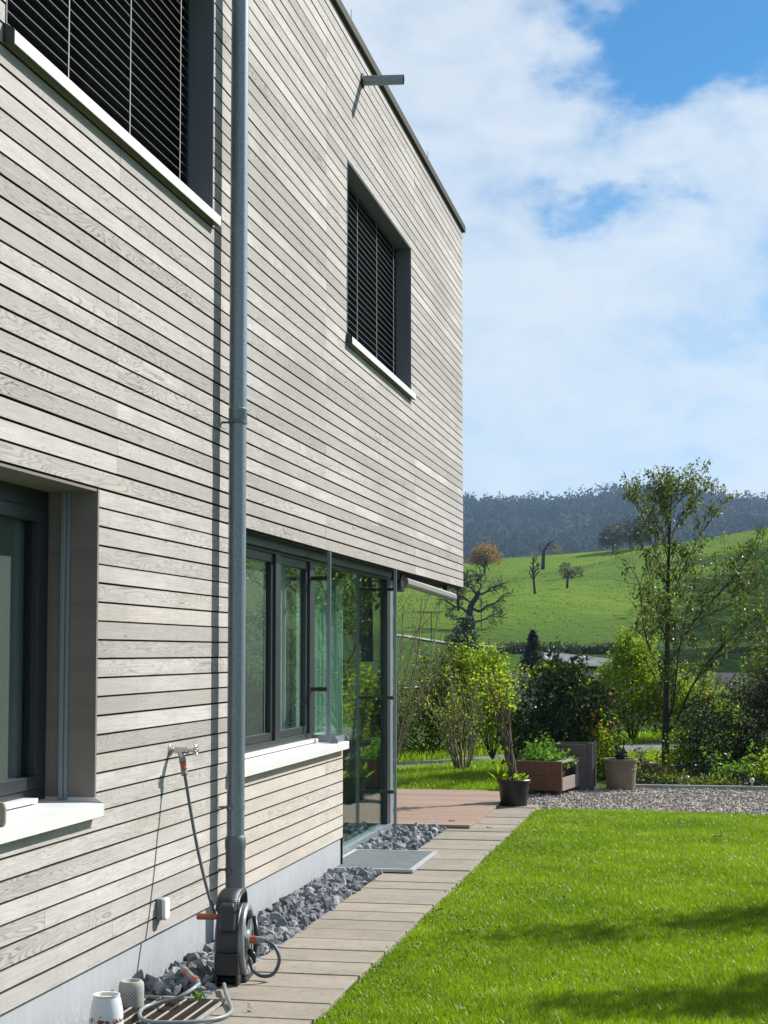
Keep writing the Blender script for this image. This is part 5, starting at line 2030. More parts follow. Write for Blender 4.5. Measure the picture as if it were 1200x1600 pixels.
def sapling():
    """young tree at the bed: built limb by limb"""
    base = ground_pt(1040, 1202)
    D = float((base - CAM) @ cf)
    root = thing('young_tree', 'slender young tree with sparse autumn leaves standing in the planting bed', 'tree', base)

    def pt(px, py, dy=0.0):
        return at_depth(px, py, D + dy)
    trunk = spline([base - np.array([0, 0, 0.05]), pt(1040, 1150), pt(1041, 1100, .02), pt(1042, 1050, 0.0), pt(1043, 980, .03), pt(1044, 900, 0), pt(1046, 832, -.03), pt(1048, 780, 0), pt(1051, 742, 0)], 40)
    out = [(list(trunk), np.concatenate([np.linspace(0.062, 0.045, 12), np.linspace(0.043, 0.005, 28)]), 0)]
    tips = []
    main = [
        ([(1041, 1146, 0), (1056, 1128, .1), (1066, 1108, .2), (1085, 1098, .35), (1112, 1090, .55), (1150, 1085, .7), (1172, 1062, .8)], 0.030),
        ([(1066, 1108, .2), (1080, 1075, .0), (1110, 1030, -.2), (1150, 990, -.35), (1185, 962, -.5)], 0.022),
        ([(1042, 1128, 0), (1052, 1100, -.15), (1056, 1060, -.25), (1064, 1000, -.3), (1078, 940, -.4), (1098, 890, -.5)], 0.022),
        ([(1042, 1052, 0), (1026, 1035, .15), (1012, 1005, .25), (1003, 960, .35), (1000, 915, .4), (990, 890, .45)], 0.018),
        ([(1043, 1040, 0), (1062, 1010, .3), (1085, 970, .5), (1130, 920, .7), (1165, 880, .8), (1192, 818, .9)], 0.020),
        ([(1043, 960, 0), (1055, 920, -.2), (1072, 880, -.3), (1095, 835, -.4), (1120, 800, -.5)], 0.014),
        ([(1044, 920, 0), (1030, 880, .2), (1015, 840, .3), (1000, 795, .4), (985, 770, .45)], 0.013),
        ([(1045, 880, 0), (1035, 840, -.25), (1025, 808, -.4), (1012, 775, -.5)], 0.011),
        ([(1046, 850, 0), (1060, 815, .2), (1080, 788, .35), (1095, 762, .4)], 0.011),
        ([(1046, 840, 0), (1040, 798, .1), (1032, 762, .2)], 0.009),
        ([(1047, 800, 0), (1065, 780, -.2), (1085, 765, -.3)], 0.008),
        ([(1043, 1000, 0), (1030, 970, -.3), (1022, 930, -.5), (1010, 880, -.6)], 0.012),
        ([(1041, 1110, 0), (1035, 1096, .1), (1033, 1080, .15), (1030, 1060, .2)], 0.010),
        ([(1110, 1030, -.2), (1140, 1020, -.3), (1175, 1015, -.4), (1205, 1000, -.4)], 0.010),
        ([(1085, 970, .5), (1120, 955, .6), (1160, 935, .7), (1196, 900, .7)], 0.010),
    ]
    for pts, r in main:
        L = spline([pt(*q) for q in pts], 16)
        rad = np.linspace(r * 0.82, 0.0035, 16)
        out.append((list(L), rad, 1))
        ln = np.linalg.norm(np.diff(L, axis=0), axis=1).sum()
        nk = int(5 + ln * 6)
        for k in range(nk):
            i = int(rng.uniform(0.25, 0.97) * 14)
            dd = unit(L[i + 1] - L[i])
            side = unit(np.cross(dd, rng.normal(size=3)))
            nd = dd * 0.75 + side * 0.6 + np.array([0, 0, 0.25])
            grow(out, tips, L[i], nd, rng.uniform(0.25, 0.6), max(0.004, rad[i] * 0.5), 2, (0, 0, 3), 0.6, 0.6, 0.12, 0.10, 4)
        tips.append(L[8:])
    for k in range(26):
        i = int(rng.uniform(0.45, 0.98) * 38)
        side = unit(np.array([rng.normal(), rng.normal(), 0.6]))
        grow(out, tips, trunk[i], side * 0.7 + np.array([0, 0, .6]), rng.uniform(0.25, 0.6), 0.006, 2, (0, 0, 3), 0.6, 0.6, 0.12, 0.10, 4)
    b = MB()
    limbs(b, out[:1])
    b.build('trunk', M['bark'], root, smooth=True)
    b = MB()
    limbs(b, out[1:], 0.0022)
    b.build('branches', M['bark'], root, smooth=True)
    b = MB()
    P = sample_tips(tips, 11500, 0.03)
    b.leaves(P, 0.050, 0.2, aspect=0.62)
    b.build('crown', M['leaf_sapling'], root)


sapling()

# twiggy pale shrub on the rear lawn
base = ground_pt(722, 1204)
root = thing('twiggy_shrub', 'pale many stemmed half bare shrub growing on the rear lawn strip', 'bush', base)
out, tips = [], []
for k in range(26):
    a = rng.uniform(0, 6.28)
    q = rng.uniform(0.05, 0.5)
    grow(out, tips, base + np.array([0.07 * math.cos(a), 0.07 * math.sin(a), -0.02]), (q * math.cos(a), q * math.sin(a), 1), rng.uniform(0.9, 1.5), rng.uniform(0.007, 0.013), 2, (0, 0, 5), 0.42, 0.5, 0.09, 0.06, 7)
b = MB()
limbs(b, out, 0.0022)
b.build('stems', M['twig_pale'], root, smooth=True)
b = MB()
b.leaves(sample_tips(tips, 900, 0.03), 0.045, 0.3, aspect=0.6)
b.build('foliage', M['leaf_yellowgreen'], root)

# bare pale twigs right behind the guide rail
base = ground_pt(600, 1210)
root = thing('bare_shrub', 'tall bare shrub with long thin pale shoots behind the glass corner', 'bush', base)
out, tips = [], []
for k in range(16):
    a = rng.uniform(0, 6.28)
    q = rng.uniform(0.08, 0.45)
    grow(out, tips, base + np.array([0.10 * math.cos(a), 0.10 * math.sin(a), -0.02]), (q * math.cos(a) + 0.12, q * math.sin(a), 1), rng.uniform(2.0, 2.9), rng.uniform(0.008, 0.014), 2, (0, 0, 6), 0.35, 0.5, 0.07, 0.03, 8)
b = MB()
limbs(b, out, 0.003)
b.build('stems', M['twig_pale'], root, smooth=True)
b = MB()
b.leaves(sample_tips(tips, 160, 0.03), 0.05, 0.3, aspect=0.5)
b.build('foliage', M['leaf_yellowgreen'], root)

HG = 'shrubs of the garden hedge beyond the lawn'
bush('hedge_shrub', 'loose olive green shrub mass behind the twiggy shrub and road', W3(672, 1173, 27.2) * [1, 1, 0], [(-0.4, 0, 0.55, 0.75, 0.6, 0.6), (0.5, 0.2, 0.7, 0.7, 0.6, 0.75), (0.2, 0.3, 1.15, 0.45, 0.45, 0.45), (-0.95, 0.3, 0.4, 0.5, 0.5, 0.5), (-1.7, 0.2, 0.4, 0.6, 0.5, 0.5)], 11500, 0.06, 'leaf_olive', 12, 0.08, sprigs=60, group=HG)
bush('hedge_shrub', 'bright yellow green leafy shrub above the twiggy shrub, left of the potted vine', W3(722, 1173, 27.4) * [1, 1, 0], [(0.0, 0, 1.0, 0.36, 0.36, 0.45), (0.10, 0.1, 1.35, 0.22, 0.22, 0.25), (-0.28, 0, 0.8, 0.3, 0.3, 0.4), (0.25, 0, 0.7, 0.3, 0.3, 0.45)], 2600, 0.07, 'leaf_yellowgreen', 9, 0.07, sprigs=50, group=HG)
bush('hedge_shrub', 'narrow yellow green shrub rising straight behind the potted vine', W3(770, 1180, 25.4) * [1, 1, 0], [(0.0, 0, 1.05, 0.27, 0.3, 0.42), (0.03, 0, 0.6, 0.3, 0.3, 0.45), (-0.05, 0.1, 1.4, 0.18, 0.2, 0.2), (0.18, 0, 0.9, 0.25, 0.25, 0.3)], 3600, 0.062, 'leaf_yellowgreen', 9, 0.06, sprigs=60, group=HG)
bush('laurel_bush', 'large dark glossy laurel bush with a few red leaves behind the planters', W3(872, 1192, 22.3) * [1, 1, 0], [(-0.42, 0, 0.65, 0.42, 0.4, 0.55), (0.05, 0, 0.95, 0.5, 0.45, 0.48), (0.35, 0.1, 0.65, 0.45, 0.4, 0.6), (-0.1, 0, 0.45, 0.65, 0.45, 0.45), (0.55, 0, 0.4, 0.28, 0.3, 0.4), (0.0, 0, 1.3, 0.25, 0.25, 0.18), (0.55, 0.1, 0.95, 0.22, 0.22, 0.25)], 7800, 0.085, 'leaf_laurel', 10, 0.075, 0.5, sprigs=70, group=HG,
     extra=[('red_leaves', 24, ((0.30, -0.5, 0.55), (0.85, -0.2, 1.15)), 0.085, 'leaf_red'), ('foliage', 260, ((-0.5, -0.45, 1.15), (0.45, 0.3, 1.55)), 0.07, 'leaf_yellowgreen'), ('yellow_leaves', 160, ((0.45, -0.45, 0.1), (0.8, 0.1, 0.9)), 0.07, 'leaf_yellowgreen')])
bush('hedge_shrub', 'round sunlit yellow green shrub behind the road, left of the young tree', W3(988, 1158, 31.0) * [1, 1, 0], [(0.0, 0, 0.95, 0.6, 0.6, 0.75), (0.1, 0, 1.45, 0.40, 0.4, 0.4), (-0.45, 0, 0.8, 0.4, 0.4, 0.5), (0.6, 0.1, 0.75, 0.5, 0.5, 0.65), (-0.1, 0, 1.75, 0.2, 0.2, 0.2)], 9500, 0.075, 'leaf_yellowgreen', 12, 0.09, sprigs=70, group=HG)
bush('hedge_shrub', 'mid green shrub behind the young tree trunk, right of the round sunlit one', W3(1075, 1160, 30.5) * [1, 1, 0], [(0.0, 0, 0.6, 0.7, 0.5, 0.6), (0.7, 0, 0.5, 0.6, 0.5, 0.5), (-0.3, 0, 0.9, 0.35, 0.35, 0.35)], 7000, 0.07, 'leaf_yellowgreen', 12, 0.09, sprigs=30, group=HG)
bush('hedge_shrub', 'shaded olive shrub at the right picture edge behind the dark yew', W3(1230, 1150, 27.5) * [1, 1, 0], [(0.0, 0, 0.8, 0.8, 0.6, 0.9), (1.2, 0, 0.8, 0.8, 0.7, 0.8), (-0.2, 0, 1.5, 0.4, 0.4, 0.4)], 9000, 0.07, 'leaf_olive', 12, 0.09, sprigs=30, group=HG)
bush('hedge_shrub', 'yellow green shrub outside the right picture edge, mirrored in the window panes', W3(1420, 1165, 25.0) * [1, 1, 0], [(0.0, 0, 0.9, 0.9, 0.7, 0.9), (1.1, 0.1, 1.1, 0.8, 0.7, 1.1), (-0.6, 0, 0.7, 0.6, 0.6, 0.7), (0.4, 0, 2.0, 0.5, 0.5, 0.6)], 11000, 0.075, 'leaf_yellowgreen', 12, 0.09, sprigs=60, group=HG)
# yew
bush('yew', 'dark spreading yew bush at the right of the planting bed', W3(1128, 1212, 22.6) * [1, 1, 0], [(-0.05, 0, 0.40, 0.50, 0.45, 0.42), (0.30, 0.1, 0.62, 0.45, 0.40, 0.50), (0.65, 0, 0.5, 0.45, 0.45, 0.60), (-0.35, 0, 0.75, 0.22, 0.3, 0.18), (0.72, 0.1, 1.02, 0.25, 0.28, 0.32), (-0.45, -0.1, 0.3, 0.3, 0.3, 0.2)], 15000, 0.055, 'leaf_needle', 16, 0.06, 0.28, 0.6, sprigs=120)


def bed_plants():
    n = 15000
    x = rng.uniform(1.95, 6.5, n)
    y = 20.5 + rng.uniform(0, 1, n) ** 1.3 * 3.0
    hh = (0.10 + 0.07 * hnoise(x, y, 3.1) + 0.05 * hnoise(x, y, 7.7)) * np.clip((y - 20.45) * 4, 0.3, 1)
    P = np.column_stack([x, y, rng.uniform(0.1, 1, n) * np.clip(hh, 0.03, 0.4)])
    b = MB()
    k = hnoise(x, y, 1.7) < 0.1
    b.leaves(P[k], 0.055, 0.5)
    o = b.build('bed_ground_cover', M['leaf_ivy'])
    tag(o, 'low dark green ground cover leaves behind the kerb', 'ground cover', kind='stuff')
    b = MB()
    b.leaves(P[~k], 0.05, 0.4)
    o = b.build('bed_herbs', M['leaf_olive'])
    tag(o, 'lighter low herbs mixed into the planting bed', 'ground cover', kind='stuff')


bed_plants()
PG = 'low perennials in the planting bed'
for (px, py, dep, w_, h_, n_, mat_, sz, lab) in (
        (1150, 1222, 20.9, 0.26, 0.20, 700, 'leaf_fern', 0.07, 'bright green leafy perennial in front of the dark yew'),
        (1195, 1226, 20.6, 0.16, 0.24, 420, 'leaf_yellowgreen', 0.05, 'yellow leaved perennial at the right picture edge by a glass ball'),
        (1010, 1214, 21.2, 0.20, 0.26, 500, 'leaf_brown', 0.05, 'brownish faded perennial right of the stoneware pot'),
        (1060, 1205, 22.6, 0.30, 0.34, 800, 'leaf_yellowgreen', 0.05, 'light green grassy perennial around the foot of the young tree'),
        (1085, 1218, 21.6, 0.3, 0.22, 600, 'leaf_ivy', 0.05, 'dark low perennial behind the left glass ball'),
        (945, 1215, 21.6, 0.15, 0.5, 420, 'leaf_yellowgreen', 0.06, 'light green plant in the gap between tall planter and stoneware pot')):
    bs = W3(px, py, dep) * [1, 1, 0]
    bush('perennial', lab, bs, [(0, 0, h_ * 0.5, w_, w_, h_ * 0.5), (w_ * 0.5, 0, h_ * 0.4, w_ * 0.7, w_ * 0.7, h_ * 0.45)], n_, sz, mat_, 8, 0.04, stems=5, sprigs=8, group=PG, cat='plant')

# trees just outside the right picture edge that shade the lawn
for lab, bs, bl in (('flat crowned garden tree outside the right picture edge, shading the middle of the lawn', (6.2, 13.6, 0), [(-1.6, -1.2, 3.0, 0.55, 0.22, 0.16), (-0.8, -0.7, 3.05, 0.7, 0.25, 0.2), (0.1, -0.2, 3.1, 0.9, 0.4, 0.3), (0.9, 0.3, 3.3, 0.9, 0.6, 0.4)]),
                    ('second flat crowned garden tree outside the right picture edge, nearer the camera', (6.4, 11.3, 0), [(-1.2, -0.7, 3.0, 0.55, 0.2, 0.15), (-0.5, -0.35, 3.05, 0.6, 0.25, 0.2), (0.3, 0.0, 3.1, 0.9, 0.5, 0.35)])):
    bs = np.array(bs, float)
    root = thing('garden_tree', lab, 'tree', bs, 'garden trees beside the lawn')
    b = MB()
    b.tube(spline([bs, bs + [0.05, 0, 1.3], bs + [0.0, 0, 2.4], bs + [0.1, 0.1, 3.2]], 14), np.linspace(0.09, 0.02, 14), 10)
    b.build('trunk', M['bark'], root, smooth=True)
    b = MB()
    for q in bl:
        for k in range(4):
            e_ = bs + np.array(q[:3]) + rng.normal(size=3) * np.array(q[3:6]) * 0.6
            b.tube(spline([bs + [0, 0, 2.0 + 0.2 * k], bs + (e_ - bs) * 0.5 + [0, 0, 0.45], e_], 9), np.linspace(0.03, 0.005, 9), 5)
    b.build('branches', M['bark'], root, smooth=True)
    P, _ = clumps([(bs[0] + q[0], bs[1] + q[1], bs[2] + q[2], q[3], q[4], q[5]) for q in bl], 4200, 10, 0.07)
    b = MB()
    b.leaves(P, 0.085, 0.4)
    b.build('crown', M['leaf_yellowgreen'], root)

# ------------------------------------------------------------------ meadow trees and the far wood
bs = place(735, 985)
D = float((bs - CAM) @ cf)
mpp = D / F
root = thing('bare_oak', 'big gnarled bare tree with spreading crooked limbs on the lower meadow', 'tree', bs)


def oak(bs, D, mpp):
    def pt(px, py, dz=0.0):
        return at_depth(px, py, D + dz * mpp)
    out, tips = [], []
    trunk = spline([bs - np.array([0, 0, 0.4]), pt(737, 972), pt(734, 958), pt(737, 944), pt(744, 934), pt(748, 924)], 18)
    out.append((list(trunk), np.linspace(6.5, 3.4, 18) * mpp, 0))
    for pts, r in (([(735, 962, 0), (722, 950, 5), (708, 947, 10), (696, 938, 14), (686, 936, 16)], 2.6), ([(736, 976, 0), (724, 966, -5), (712, 968, -10), (703, 960, -14), (697, 950, -16)], 2.0),
                   ([(737, 950, 0), (750, 955, -6), (762, 946, -12), (774, 942, -18), (786, 930, -22), (797, 925, -26)], 2.6), ([(741, 972, 0), (756, 968, 6), (768, 962, 12), (780, 964, 18), (793, 958, 22)], 1.8),
                   ([(746, 930, 0), (758, 926, 6), (768, 918, 12), (782, 914, 16), (795, 908, 20)], 2.2), ([(745, 930, 0), (738, 920, -8), (728, 914, -14), (720, 904, -18)], 2.0),
                   ([(748, 924, 0), (752, 915, 0), (747, 908, 4), (752, 902, 8)], 1.5), ([(738, 944, 0), (726, 934, 12), (712, 928, 20), (702, 918, 26)], 1.8)):
        L = spline([pt(*q) for q in pts], 14)
        out.append((list(L), np.linspace(r, 0.5, 14) * mpp, 1))
        for k in range(11):
            i = int(rng.uniform(0.3, 0.98) * 12)
            dd = unit(L[i + 1] - L[i])
            nd = dd * 0.6 + unit(np.cross(dd, rng.normal(size=3))) * 0.8 + np.array([0, 0, 0.3])
            grow(out, tips, L[i], nd + np.array([0, 0, -0.15]), rng.uniform(10, 19) * mpp, 0.55 * mpp, 2, (0, 0, 5, 3), 0.55, 0.7, 0.22, 0.02, 4)
    b = MB()
    limbs(b, out[:1])
    b.build('trunk', M['bark_far'], root, smooth=True)
    b = MB()
    limbs(b, out[1:], 0.28 * mpp)
    b.build('branches', M['bark_far'], root, smooth=True)


oak(bs, D, mpp)
bs = place(725, 1034)
D = float((bs - CAM) @ cf)
mpp = D / F
root = thing('ivy_tree', 'dark ivy smothered stump tree standing below the big bare tree', 'tree', bs)
b = MB()
b.tube([bs - np.array([0, 0, .3]), bs + np.array([0.1, 0, 30 * mpp]), bs + np.array([-0.1, 0, 58 * mpp])], [3 * mpp, 2.2 * mpp, 1 * mpp], 8)
b.build('trunk', M['bark_far'], root, smooth=True)
P, _ = clumps([(bs[0], bs[1], bs[2] + 40 * mpp, 17 * mpp, 14 * mpp, 22 * mpp), (bs[0] - 16 * mpp, bs[1], bs[2] + 30 * mpp, 13 * mpp, 10 * mpp, 16 * mpp), (bs[0] + 6 * mpp, bs[1], bs[2] + 62 * mpp, 9 * mpp, 9 * mpp, 10 * mpp), (bs[0] + 17 * mpp, bs[1], bs[2] + 32 * mpp, 9 * mpp, 9 * mpp, 14 * mpp)], 2600, 10, 2.0 * mpp)
b = MB()
b.leaves(P, 4.0 * mpp, 0.3)
b.build('crown', M['leaf_ivy'], root)


def meadow_tree(name, label, px, py, hpx, spec, leaf=None, n=0, ls=3.0, lj=2.0, r=0.03, minr=0.4, lean=(0, 0, 1), cat='tree'):
    bs_ = place(px, py)
    m_ = float((bs_ - CAM) @ cf) / F
    return tree(name, label, cat, bs_, hpx * m_, spec, leaf, n, ls * m_, lj * m_, 'bark_far', minr * m_, None, lean, hpx * r * m_)


ROUND = dict(kids=(9, 5, 3), trunk=0.55, ratio=0.62, ang=0.9, wander=0.14, up=0.03, start=0.38)
rt, tp = meadow_tree('orange_tree', 'small round tree with orange autumn leaves on the meadow crest', 757, 897, 46, ROUND, None, 0, 3.2, 2.6, 0.045)
bs = np.asarray(rt.location)
mpp = float((bs - CAM) @ cf) / F
P, _ = clumps([(bs[0] + q[0] * mpp, bs[1], bs[2] + q[1] * mpp, q[2] * mpp, q[2] * mpp, q[3] * mpp) for q in ((0, 27, 22, 13), (15, 26, 15, 10), (-15, 25, 14, 10), (2, 38, 17, 9))], 2600, 10, 1.7 * mpp)
b = MB()
b.leaves(P, 3.4 * mpp, 0.3)
b.build('crown', M['leaf_orange'], rt)
meadow_tree('bare_tree', 'slim bare tree with short upswept limbs on the meadow slope', 836, 929, 62, dict(kids=(11, 5, 4), trunk=0.85, ratio=0.33, ang=0.8, wander=0.10, up=0.10, start=0.35), None, 0, 2.5, 2.0, 0.035)
bs = place(848, 890)
D = float((bs - CAM) @ cf)
mpp = D / F
root = thing('pollard_tree', 'dead leaning pollard stump with one orange tuft behind the slim bare tree', 'tree', bs)
b = MB()
b.tube(spline([bs - np.array([0, 0, .3]), at_depth(849, 874, D), at_depth(850, 862, D), at_depth(855, 852, D), at_depth(861, 847, D)], 16), np.linspace(3.4, 1.2, 16) * mpp, 8)
b.build('trunk', M['bark_far'], root, smooth=True)
b = MB()
for q in (((852, 858), (860, 857), (867, 853)), ((856, 852), (864, 853), (870, 860)), ((850, 866), (844, 858), (843, 850)), ((859, 848), (864, 845), (867, 846))):
    b.tube(spline([at_depth(px, py, D + k * mpp) for k, (px, py) in enumerate(q)], 8), np.linspace(1.2, 0.4, 8) * mpp, 6)
b.build('branches', M['bark_far'], root, smooth=True)
b = MB()
P = at_depth(867, 859, D) + rng.normal(size=(110, 3)) * np.array([5, 4, 3]) * mpp
b.leaves(P, 3.0 * mpp, 0.3)
b.build('crown', M['leaf_orange'], root)
meadow_tree('stunted_tree', 'low stunted bare tree with a dense dark twig head on the meadow', 886, 920, 46, dict(kids=(7, 5, 3), trunk=0.6, ratio=0.5, ang=1.2, wander=0.2, up=0.02, start=0.6), 'leaf_brown', 300, 1.6, 2.4, 0.05)
meadow_tree('grey_tree', 'grey brown bare tree partly hidden behind the end of the upper floor', 716, 955, 88, dict(kids=(9, 5, 4), trunk=0.5, ratio=0.66, ang=0.7, wander=0.12, up=0.04, start=0.35), 'leaf_brown', 900, 2.2, 3.0, 0.03)
bs = place(893, 903)
mpp = float((bs - CAM) @ cf) / F
bush('thorn_bush', 'round pinkish brown thorn bush behind the stunted tree', bs, [(-8 * mpp, 0, 10 * mpp, 11 * mpp, 9 * mpp, 14 * mpp), (8 * mpp, 0, 8 * mpp, 11 * mpp, 9 * mpp, 10 * mpp)], 1100, 2.4 * mpp, 'leaf_brown', 10, 1.4 * mpp, stems=6)
for i, (px, py, w_, h_) in enumerate(((958, 862, 20, 46), (985, 857, 22, 50), (1003, 855, 15, 44))):
    bs = place(px, py + 2)
    mpp = float((bs - CAM) @ cf) / F
    root = thing('copse_tree', ('leftmost rounded grey green tree of the copse on the meadow crest', 'middle and broadest grey green tree of the copse on the crest', 'right hand tree of the crest copse, half behind the young tree')[i], 'tree', bs, 'copse on the meadow crest')
    b = MB()
    b.tube([bs - np.array([0, 0, 0.3]), bs + np.array([0, 0, 0.5 * h_ * mpp])], [1.6 * mpp, 0.8 * mpp], 7)
    b.build('trunk', M['bark_far'], root, smooth=True)
    P, _ = clumps([(bs[0], bs[1], bs[2] + 0.58 * h_ * mpp, w_ * mpp, w_ * mpp, 0.42 * h_ * mpp), (bs[0] - w_ * 0.5 * mpp, bs[1], bs[2] + 0.45 * h_ * mpp, 0.6 * w_ * mpp, w_ * 0.6 * mpp, 0.32 * h_ * mpp)], 2600, 12, 1.6 * mpp)
    b = MB()
    b.leaves(P, 2.6 * mpp, 0.3)
    b.build('crown', M['leaf_ivy' if i else 'leaf_brown'], root)

# purple grey spruce in the dip
bs = place(833, 1062, 40)
D = 66.0
bs = at_depth(833, 1062, D)
bs[2] = float(ground_z(bs[0], bs[1]))
mpp = D / F
top = at_depth(833, 987, D)[2]
Hs = top - bs[2]
root = thing('spruce', 'cone shaped purple grey spruce rising behind the laurel bush', 'tree', bs)
b = MB()
b.tube([bs - np.array([0, 0, .2]), bs + np.array([0, 0, Hs])], [0.14, 0.01], 8)
b.build('trunk', M['bark_far'], root, smooth=True)
P = []
for k in range(1100):
    t = rng.uniform(0.03, 1) ** 0.8
    a = rng.uniform(0, 6.28)
    R0 = (1 - t) * 2.3 * rng.uniform(0.65, 1.1) + 0.03
    s_ = np.linspace(0.15, 1, 12)
    P.append(bs + np.column_stack([s_ * R0 * math.cos(a), s_ * R0 * math.sin(a), Hs * t - 0.25 * s_ ** 2 * R0 + 0 * s_]) + rng.normal(size=(12, 3)) * 0.035)
b = MB()
b.leaves(np.concatenate(P), 0.13, 0.2, aspect=0.35)
b.build('crown', M['leaf_spruce'], root)


# neighbouring house low in the dip, only its dark roof shows
def neighbour():
    D0 = 52.0
    l = at_depth(778, 1051, D0)
    r = at_depth(1178, 1056, D0)
    zt = 1.7 - (1051 - 1019) / F * D0
    ax = unit((r - l) * np.array([1, 1, 0]))
    nrm = np.array([-ax[1], ax[0], 0])
    mid = (l + r) / 2
    Lh = np.linalg.norm((r - l)[:2]) / 2
    root = thing('neighbouring_house', 'neighbouring building in the dip with only its dark slate roof showing between the shrubs', 'building', (mid[0], mid[1], -2.4))

    def P(u, v, z):
        q = mid + ax * u + nrm * v
        return (q[0], q[1], z)
    b = MB()
    V = [P(u, v, z) for z in (-2.6, zt - 1.5) for v in (-2.6, 2.6) for u in (-Lh + 0.3, Lh - 0.3)]
    b.add(V, [(0, 2, 3, 1), (4, 5, 7, 6), (0, 1, 5, 4), (2, 6, 7, 3), (0, 4, 6, 2), (1, 3, 7, 5)])
    V = [P(u, v, z) for u in (-Lh + 0.3, Lh - 0.3) for v, z in ((-2.6, zt - 1.5), (2.6, zt - 1.5), (0, zt - 0.12))]
    b.add(V, [(0, 1, 2), (5, 4, 3)])
    b.build('wall', simple('neighbour_render', (0.16, 0.155, 0.15), 0.8), root)
    b = MB()
    for s_ in (-1, 1):
        V = []
        for u in (-Lh, Lh):
            V += [P(u, 0, zt - 0.06), P(u, 0, zt), P(u, s_ * 3.0, zt - 1.68), P(u, s_ * 3.0, zt - 1.74)]
        b.add(V, [(0, 1, 2, 3), (7, 6, 5, 4), (0, 4, 5, 1), (1, 5, 6, 2), (2, 6, 7, 3), (3, 7, 4, 0)])
    b.build('roof', simple('dark_slate', (0.016, 0.018, 0.026), 0.6, 0, 0.3, 6), root)


neighbour()

# dark hedge at the foot of the meadow
a, c = place(786, 1021), place(1010, 1022)
P = []
for k in range(1500):
    t = rng.uniform()
    q = a + (c - a) * t
    z = float(ground_z(q[0], q[1]))
    P.append((q[0] + rng.normal() * 0.3, q[1] + rng.normal() * 0.5, z + rng.uniform(0, 1) * 0.72 * (0.75 + 0.25 * math.sin(t * 19))))
b = MB()
b.leaves(np.repeat(np.array(P), 4, 0) + rng.normal(size=(6000, 3)) * 0.12, 0.20, 0.3)
o = b.build('field_hedge', M['leaf_ivy'], None, (a + c) / 2)
tag(o, 'low dark clipped hedge along the foot of the meadow', 'hedge')

for px, py, hp in ((674, 1003, 48), (764, 1016, 14), (752, 982, 42)):
    bs = place(px, py)
    m_ = float((bs - CAM) @ cf) / F
    b = MB()
    b.tube([bs - np.array([0, 0, .3]), bs + np.array([0.05 * m_, 0, hp * m_])], 0.75 * m_ if hp > 20 else 0.9 * m_, 8)
    o = b.build('utility_pole' if hp > 20 else 'fence_post', M['bark_far'], None, bs, smooth=True)
    tag(o, {674: 'thin dark utility pole beside the pale field path at left', 764: 'short dark fence post alone at the meadow foot', 752: 'thin dark pole just right of the big bare tree'}[px], 'pole' if hp > 20 else 'post')


def far_wood():
    n = 9000
    D = rng.uniform(640, 1540, n) ** 1.0
    u = rng.uniform(380, 1560, n)
    ext = rng.uniform(0, 1, n) < 0.12
    u[ext] = rng.uniform(-300, 2400, ext.sum())
    t = (u - 600) / F
    fw = np.array([-math.sin(YAW), math.cos(YAW)])
    rt_ = np.array([math.cos(YAW), math.sin(YAW)])
    x = CX + D * fw[0] + D * t * rt_[0]
    y = D * fw[1] + D * t * rt_[1]
    z = ground_z(x, y)
    # keep trees that can be seen over the meadow crest
    row = 1019 - (z + 14 - EYE) / D * F
    crest = np.interp(u, CREST_U, CREST_R)
    k = row < crest + 8
    x, y, z, D, u = x[k], y[k], z[k], D[k], u[k]
    # a crest line of single trees
    m = 260
    uu = np.linspace(560, 1400, m) + rng.normal(size=m) * 1.5
    DD = rng.uniform(1485, 1530, m)
    tt = (uu - 600) / F
    x = np.concatenate([x, CX + DD * fw[0] + DD * tt * rt_[0]])
    y = np.concatenate([y, DD * fw[1] + DD * tt * rt_[1]])
    z = ground_z(x, y)
    nt = len(x)
    H = rng.uniform(12, 20, nt) * (0.85 + 0.3 * hnoise(x, y, 0.01))
    H[-m:] = rng.uniform(9, 23, m)
    Rr = H * rng.uniform(0.22, 0.42, nt)
    con = rng.uniform(0, 1, nt) < 0.2
    tone = np.clip(0.42 + 0.28 * hnoise(x, y, 0.022) + rng.normal(size=nt) * 0.24, 0, 1)
    tone[con] *= 0.3
    q = 46
    d = rng.normal(size=(nt, q, 3))
    d /= np.linalg.norm(d, axis=2)[..., None]
    r = rng.uniform(0.5, 1.08, (nt, q))
    hz = d[..., 2] * r
    wid = np.where(con[:, None], np.clip(0.75 - 0.6 * hz, 0.1, 1.2), 1.0)
    P = np.stack([x[:, None] + d[..., 0] * r * Rr[:, None] * wid, y[:, None] + d[..., 1] * r * Rr[:, None] * wid, z[:, None] + H[:, None] * (0.58 + 0.44 * hz)], -1).reshape(-1, 3)
    b = MB()
    rr = np.clip(np.repeat(tone, q) + rng.normal(size=nt * q) * 0.07, 0, 1)
    b.leaves(P, 2.9, 0.25, aspect=0.75, rr=rr)
    # bare trunks along the skyline
    for i in range(nt - m, nt):
        if rng.uniform() < 0.6:
            b.tube([(x[i], y[i], z[i] - 1), (x[i] + rng.normal() * 0.4, y[i], z[i] + H[i] * 1.08)], [0.35, 0.12], 4, caps=False, rnd=0.2)
    o = b.build('far_wood', M['forest'])
    tag(o, 'blue hazy wooded ridge closing the valley behind the meadow', 'wood', kind='stuff')


far_wood()


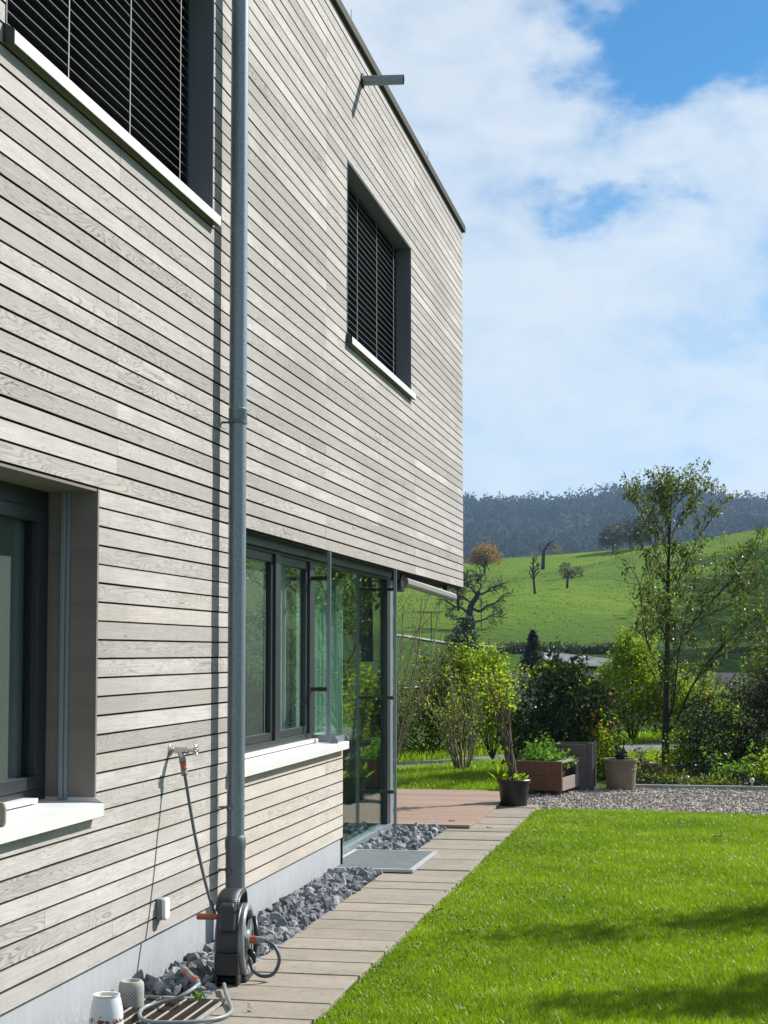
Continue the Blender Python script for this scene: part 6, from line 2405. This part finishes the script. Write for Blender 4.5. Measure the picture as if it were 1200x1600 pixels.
# ------------------------------------------------------------------ air
def haze():
    b = MB()
    b.box(-1500, 1900, -60, 2600, -60, 320)
    t = NT('valley_haze')
    v = t.n('ShaderNodeVolumePrincipled')
    v.inputs['Color'].default_value = (0.42, 0.67, 1.0, 1)
    v.inputs['Density'].default_value = HAZE
    v.inputs['Anisotropy'].default_value = 0.2
    t.t.links.new(v.outputs[0], t.out.inputs['Volume'])
    tag(b.build('haze', t.m), kind='stuff')


if HAZE > 0:
    haze()


def meadow_grass():
    """tufts that give the meadow its rough surface"""
    n = 36000
    D = np.sqrt(rng.uniform(62 ** 2, 318 ** 2, n))
    u = rng.uniform(540, 1290, n)
    t = D * (u - 600) / F
    x = CX - math.sin(YAW) * D + math.cos(YAW) * t
    y = math.cos(YAW) * D + math.sin(YAW) * t
    clump = hnoise(x, y, 0.9) + 0.7 * hnoise(x + 3 * hnoise(y, x, 0.2), y, 0.31)
    k = clump + rng.normal(size=n) * 0.5 > -0.1
    x, y = x[k], y[k]
    grass('meadow_grass', x, y, rng.uniform(0.04, 0.11, len(x)), rng.uniform(0.10, 0.24, len(x)), 'rough tufted grass on the rising meadow', ground_z, 'meadow_blade')


meadow_grass()


def side_wood():
    """woodland to the right of the picture; its shade lies across the lower meadow"""
    fw = np.array([-math.sin(YAW), math.cos(YAW)])
    rt_ = np.array([math.cos(YAW), math.sin(YAW)])
    b = MB()
    for k in range(85):
        D = rng.uniform(105, 250)
        t = D * (1228 + rng.uniform(0, 1) ** 1.6 * 200 - 600) / F + 6.5
        x, y = CX + D * fw[0] + t * rt_[0], D * fw[1] + t * rt_[1]
        z = float(ground_z(x, y))
        H = rng.uniform(17, 25)
        R_ = 0.8 * H * rng.uniform(0.2, 0.3)
        b.tube([(x, y, z - 0.3), (x, y, z + 0.6 * H)], [0.3, 0.12], 6, caps=False)
        P, _ = clumps([(x, y, z + 0.62 * H, R_, R_, 0.38 * H)], 700, 10, 0.5)
        b.leaves(P, 0.75, 0.3, mat=1)
    o = b.build('side_wood', [M['bark_far'], M['leaf_olive']])
    tag(o, 'woodland beside the meadow beyond the right picture edge', 'wood', kind='stuff')


side_wood()


# small lamp post behind the twiggy shrub
g = ground_pt(738, 1190)
root = thing('garden_lamp', 'small dark garden lamp on a grey post half hidden by the twiggy shrub', 'lamp', (g[0], g[1], 0))
b = MB()
b.tube([(g[0], g[1], 0), (g[0], g[1], 0.42)], 0.022, 12)
b.build('post', M['frame_grey'], root, autosmooth=True)
b = MB()
b.lathe([(0.001, 0.40), (0.05, 0.42), (0.062, 0.44), (0.062, 0.56), (0.075, 0.57), (0.06, 0.60), (0.001, 0.625)], (g[0], g[1], 0), 20)
b.build('lantern_head', M['anthracite'], root, autosmooth=True)

for px, py, lab in ((312, 1560, 'small green weed sprouting between the stones at the drain grate'), (390, 1578, 'tiny dry yellowish weed on the paving beside the hose')):
    g = ground_pt(px, py, 0.03)
    b = MB()
    dd = rng.normal(size=(16, 3))
    dd[:, 2] = np.abs(dd[:, 2]) + 0.8
    b.leaves(np.tile(g, (16, 1)) + rng.normal(size=(16, 3)) * 0.012, 0.05 if px < 350 else 0.022, 0.3, aspect=0.3, dirs=dd)
    tag(b.build('weed', M['leaf_fern'] if px < 350 else M['leaf_brown'], None, g), lab, 'plant')
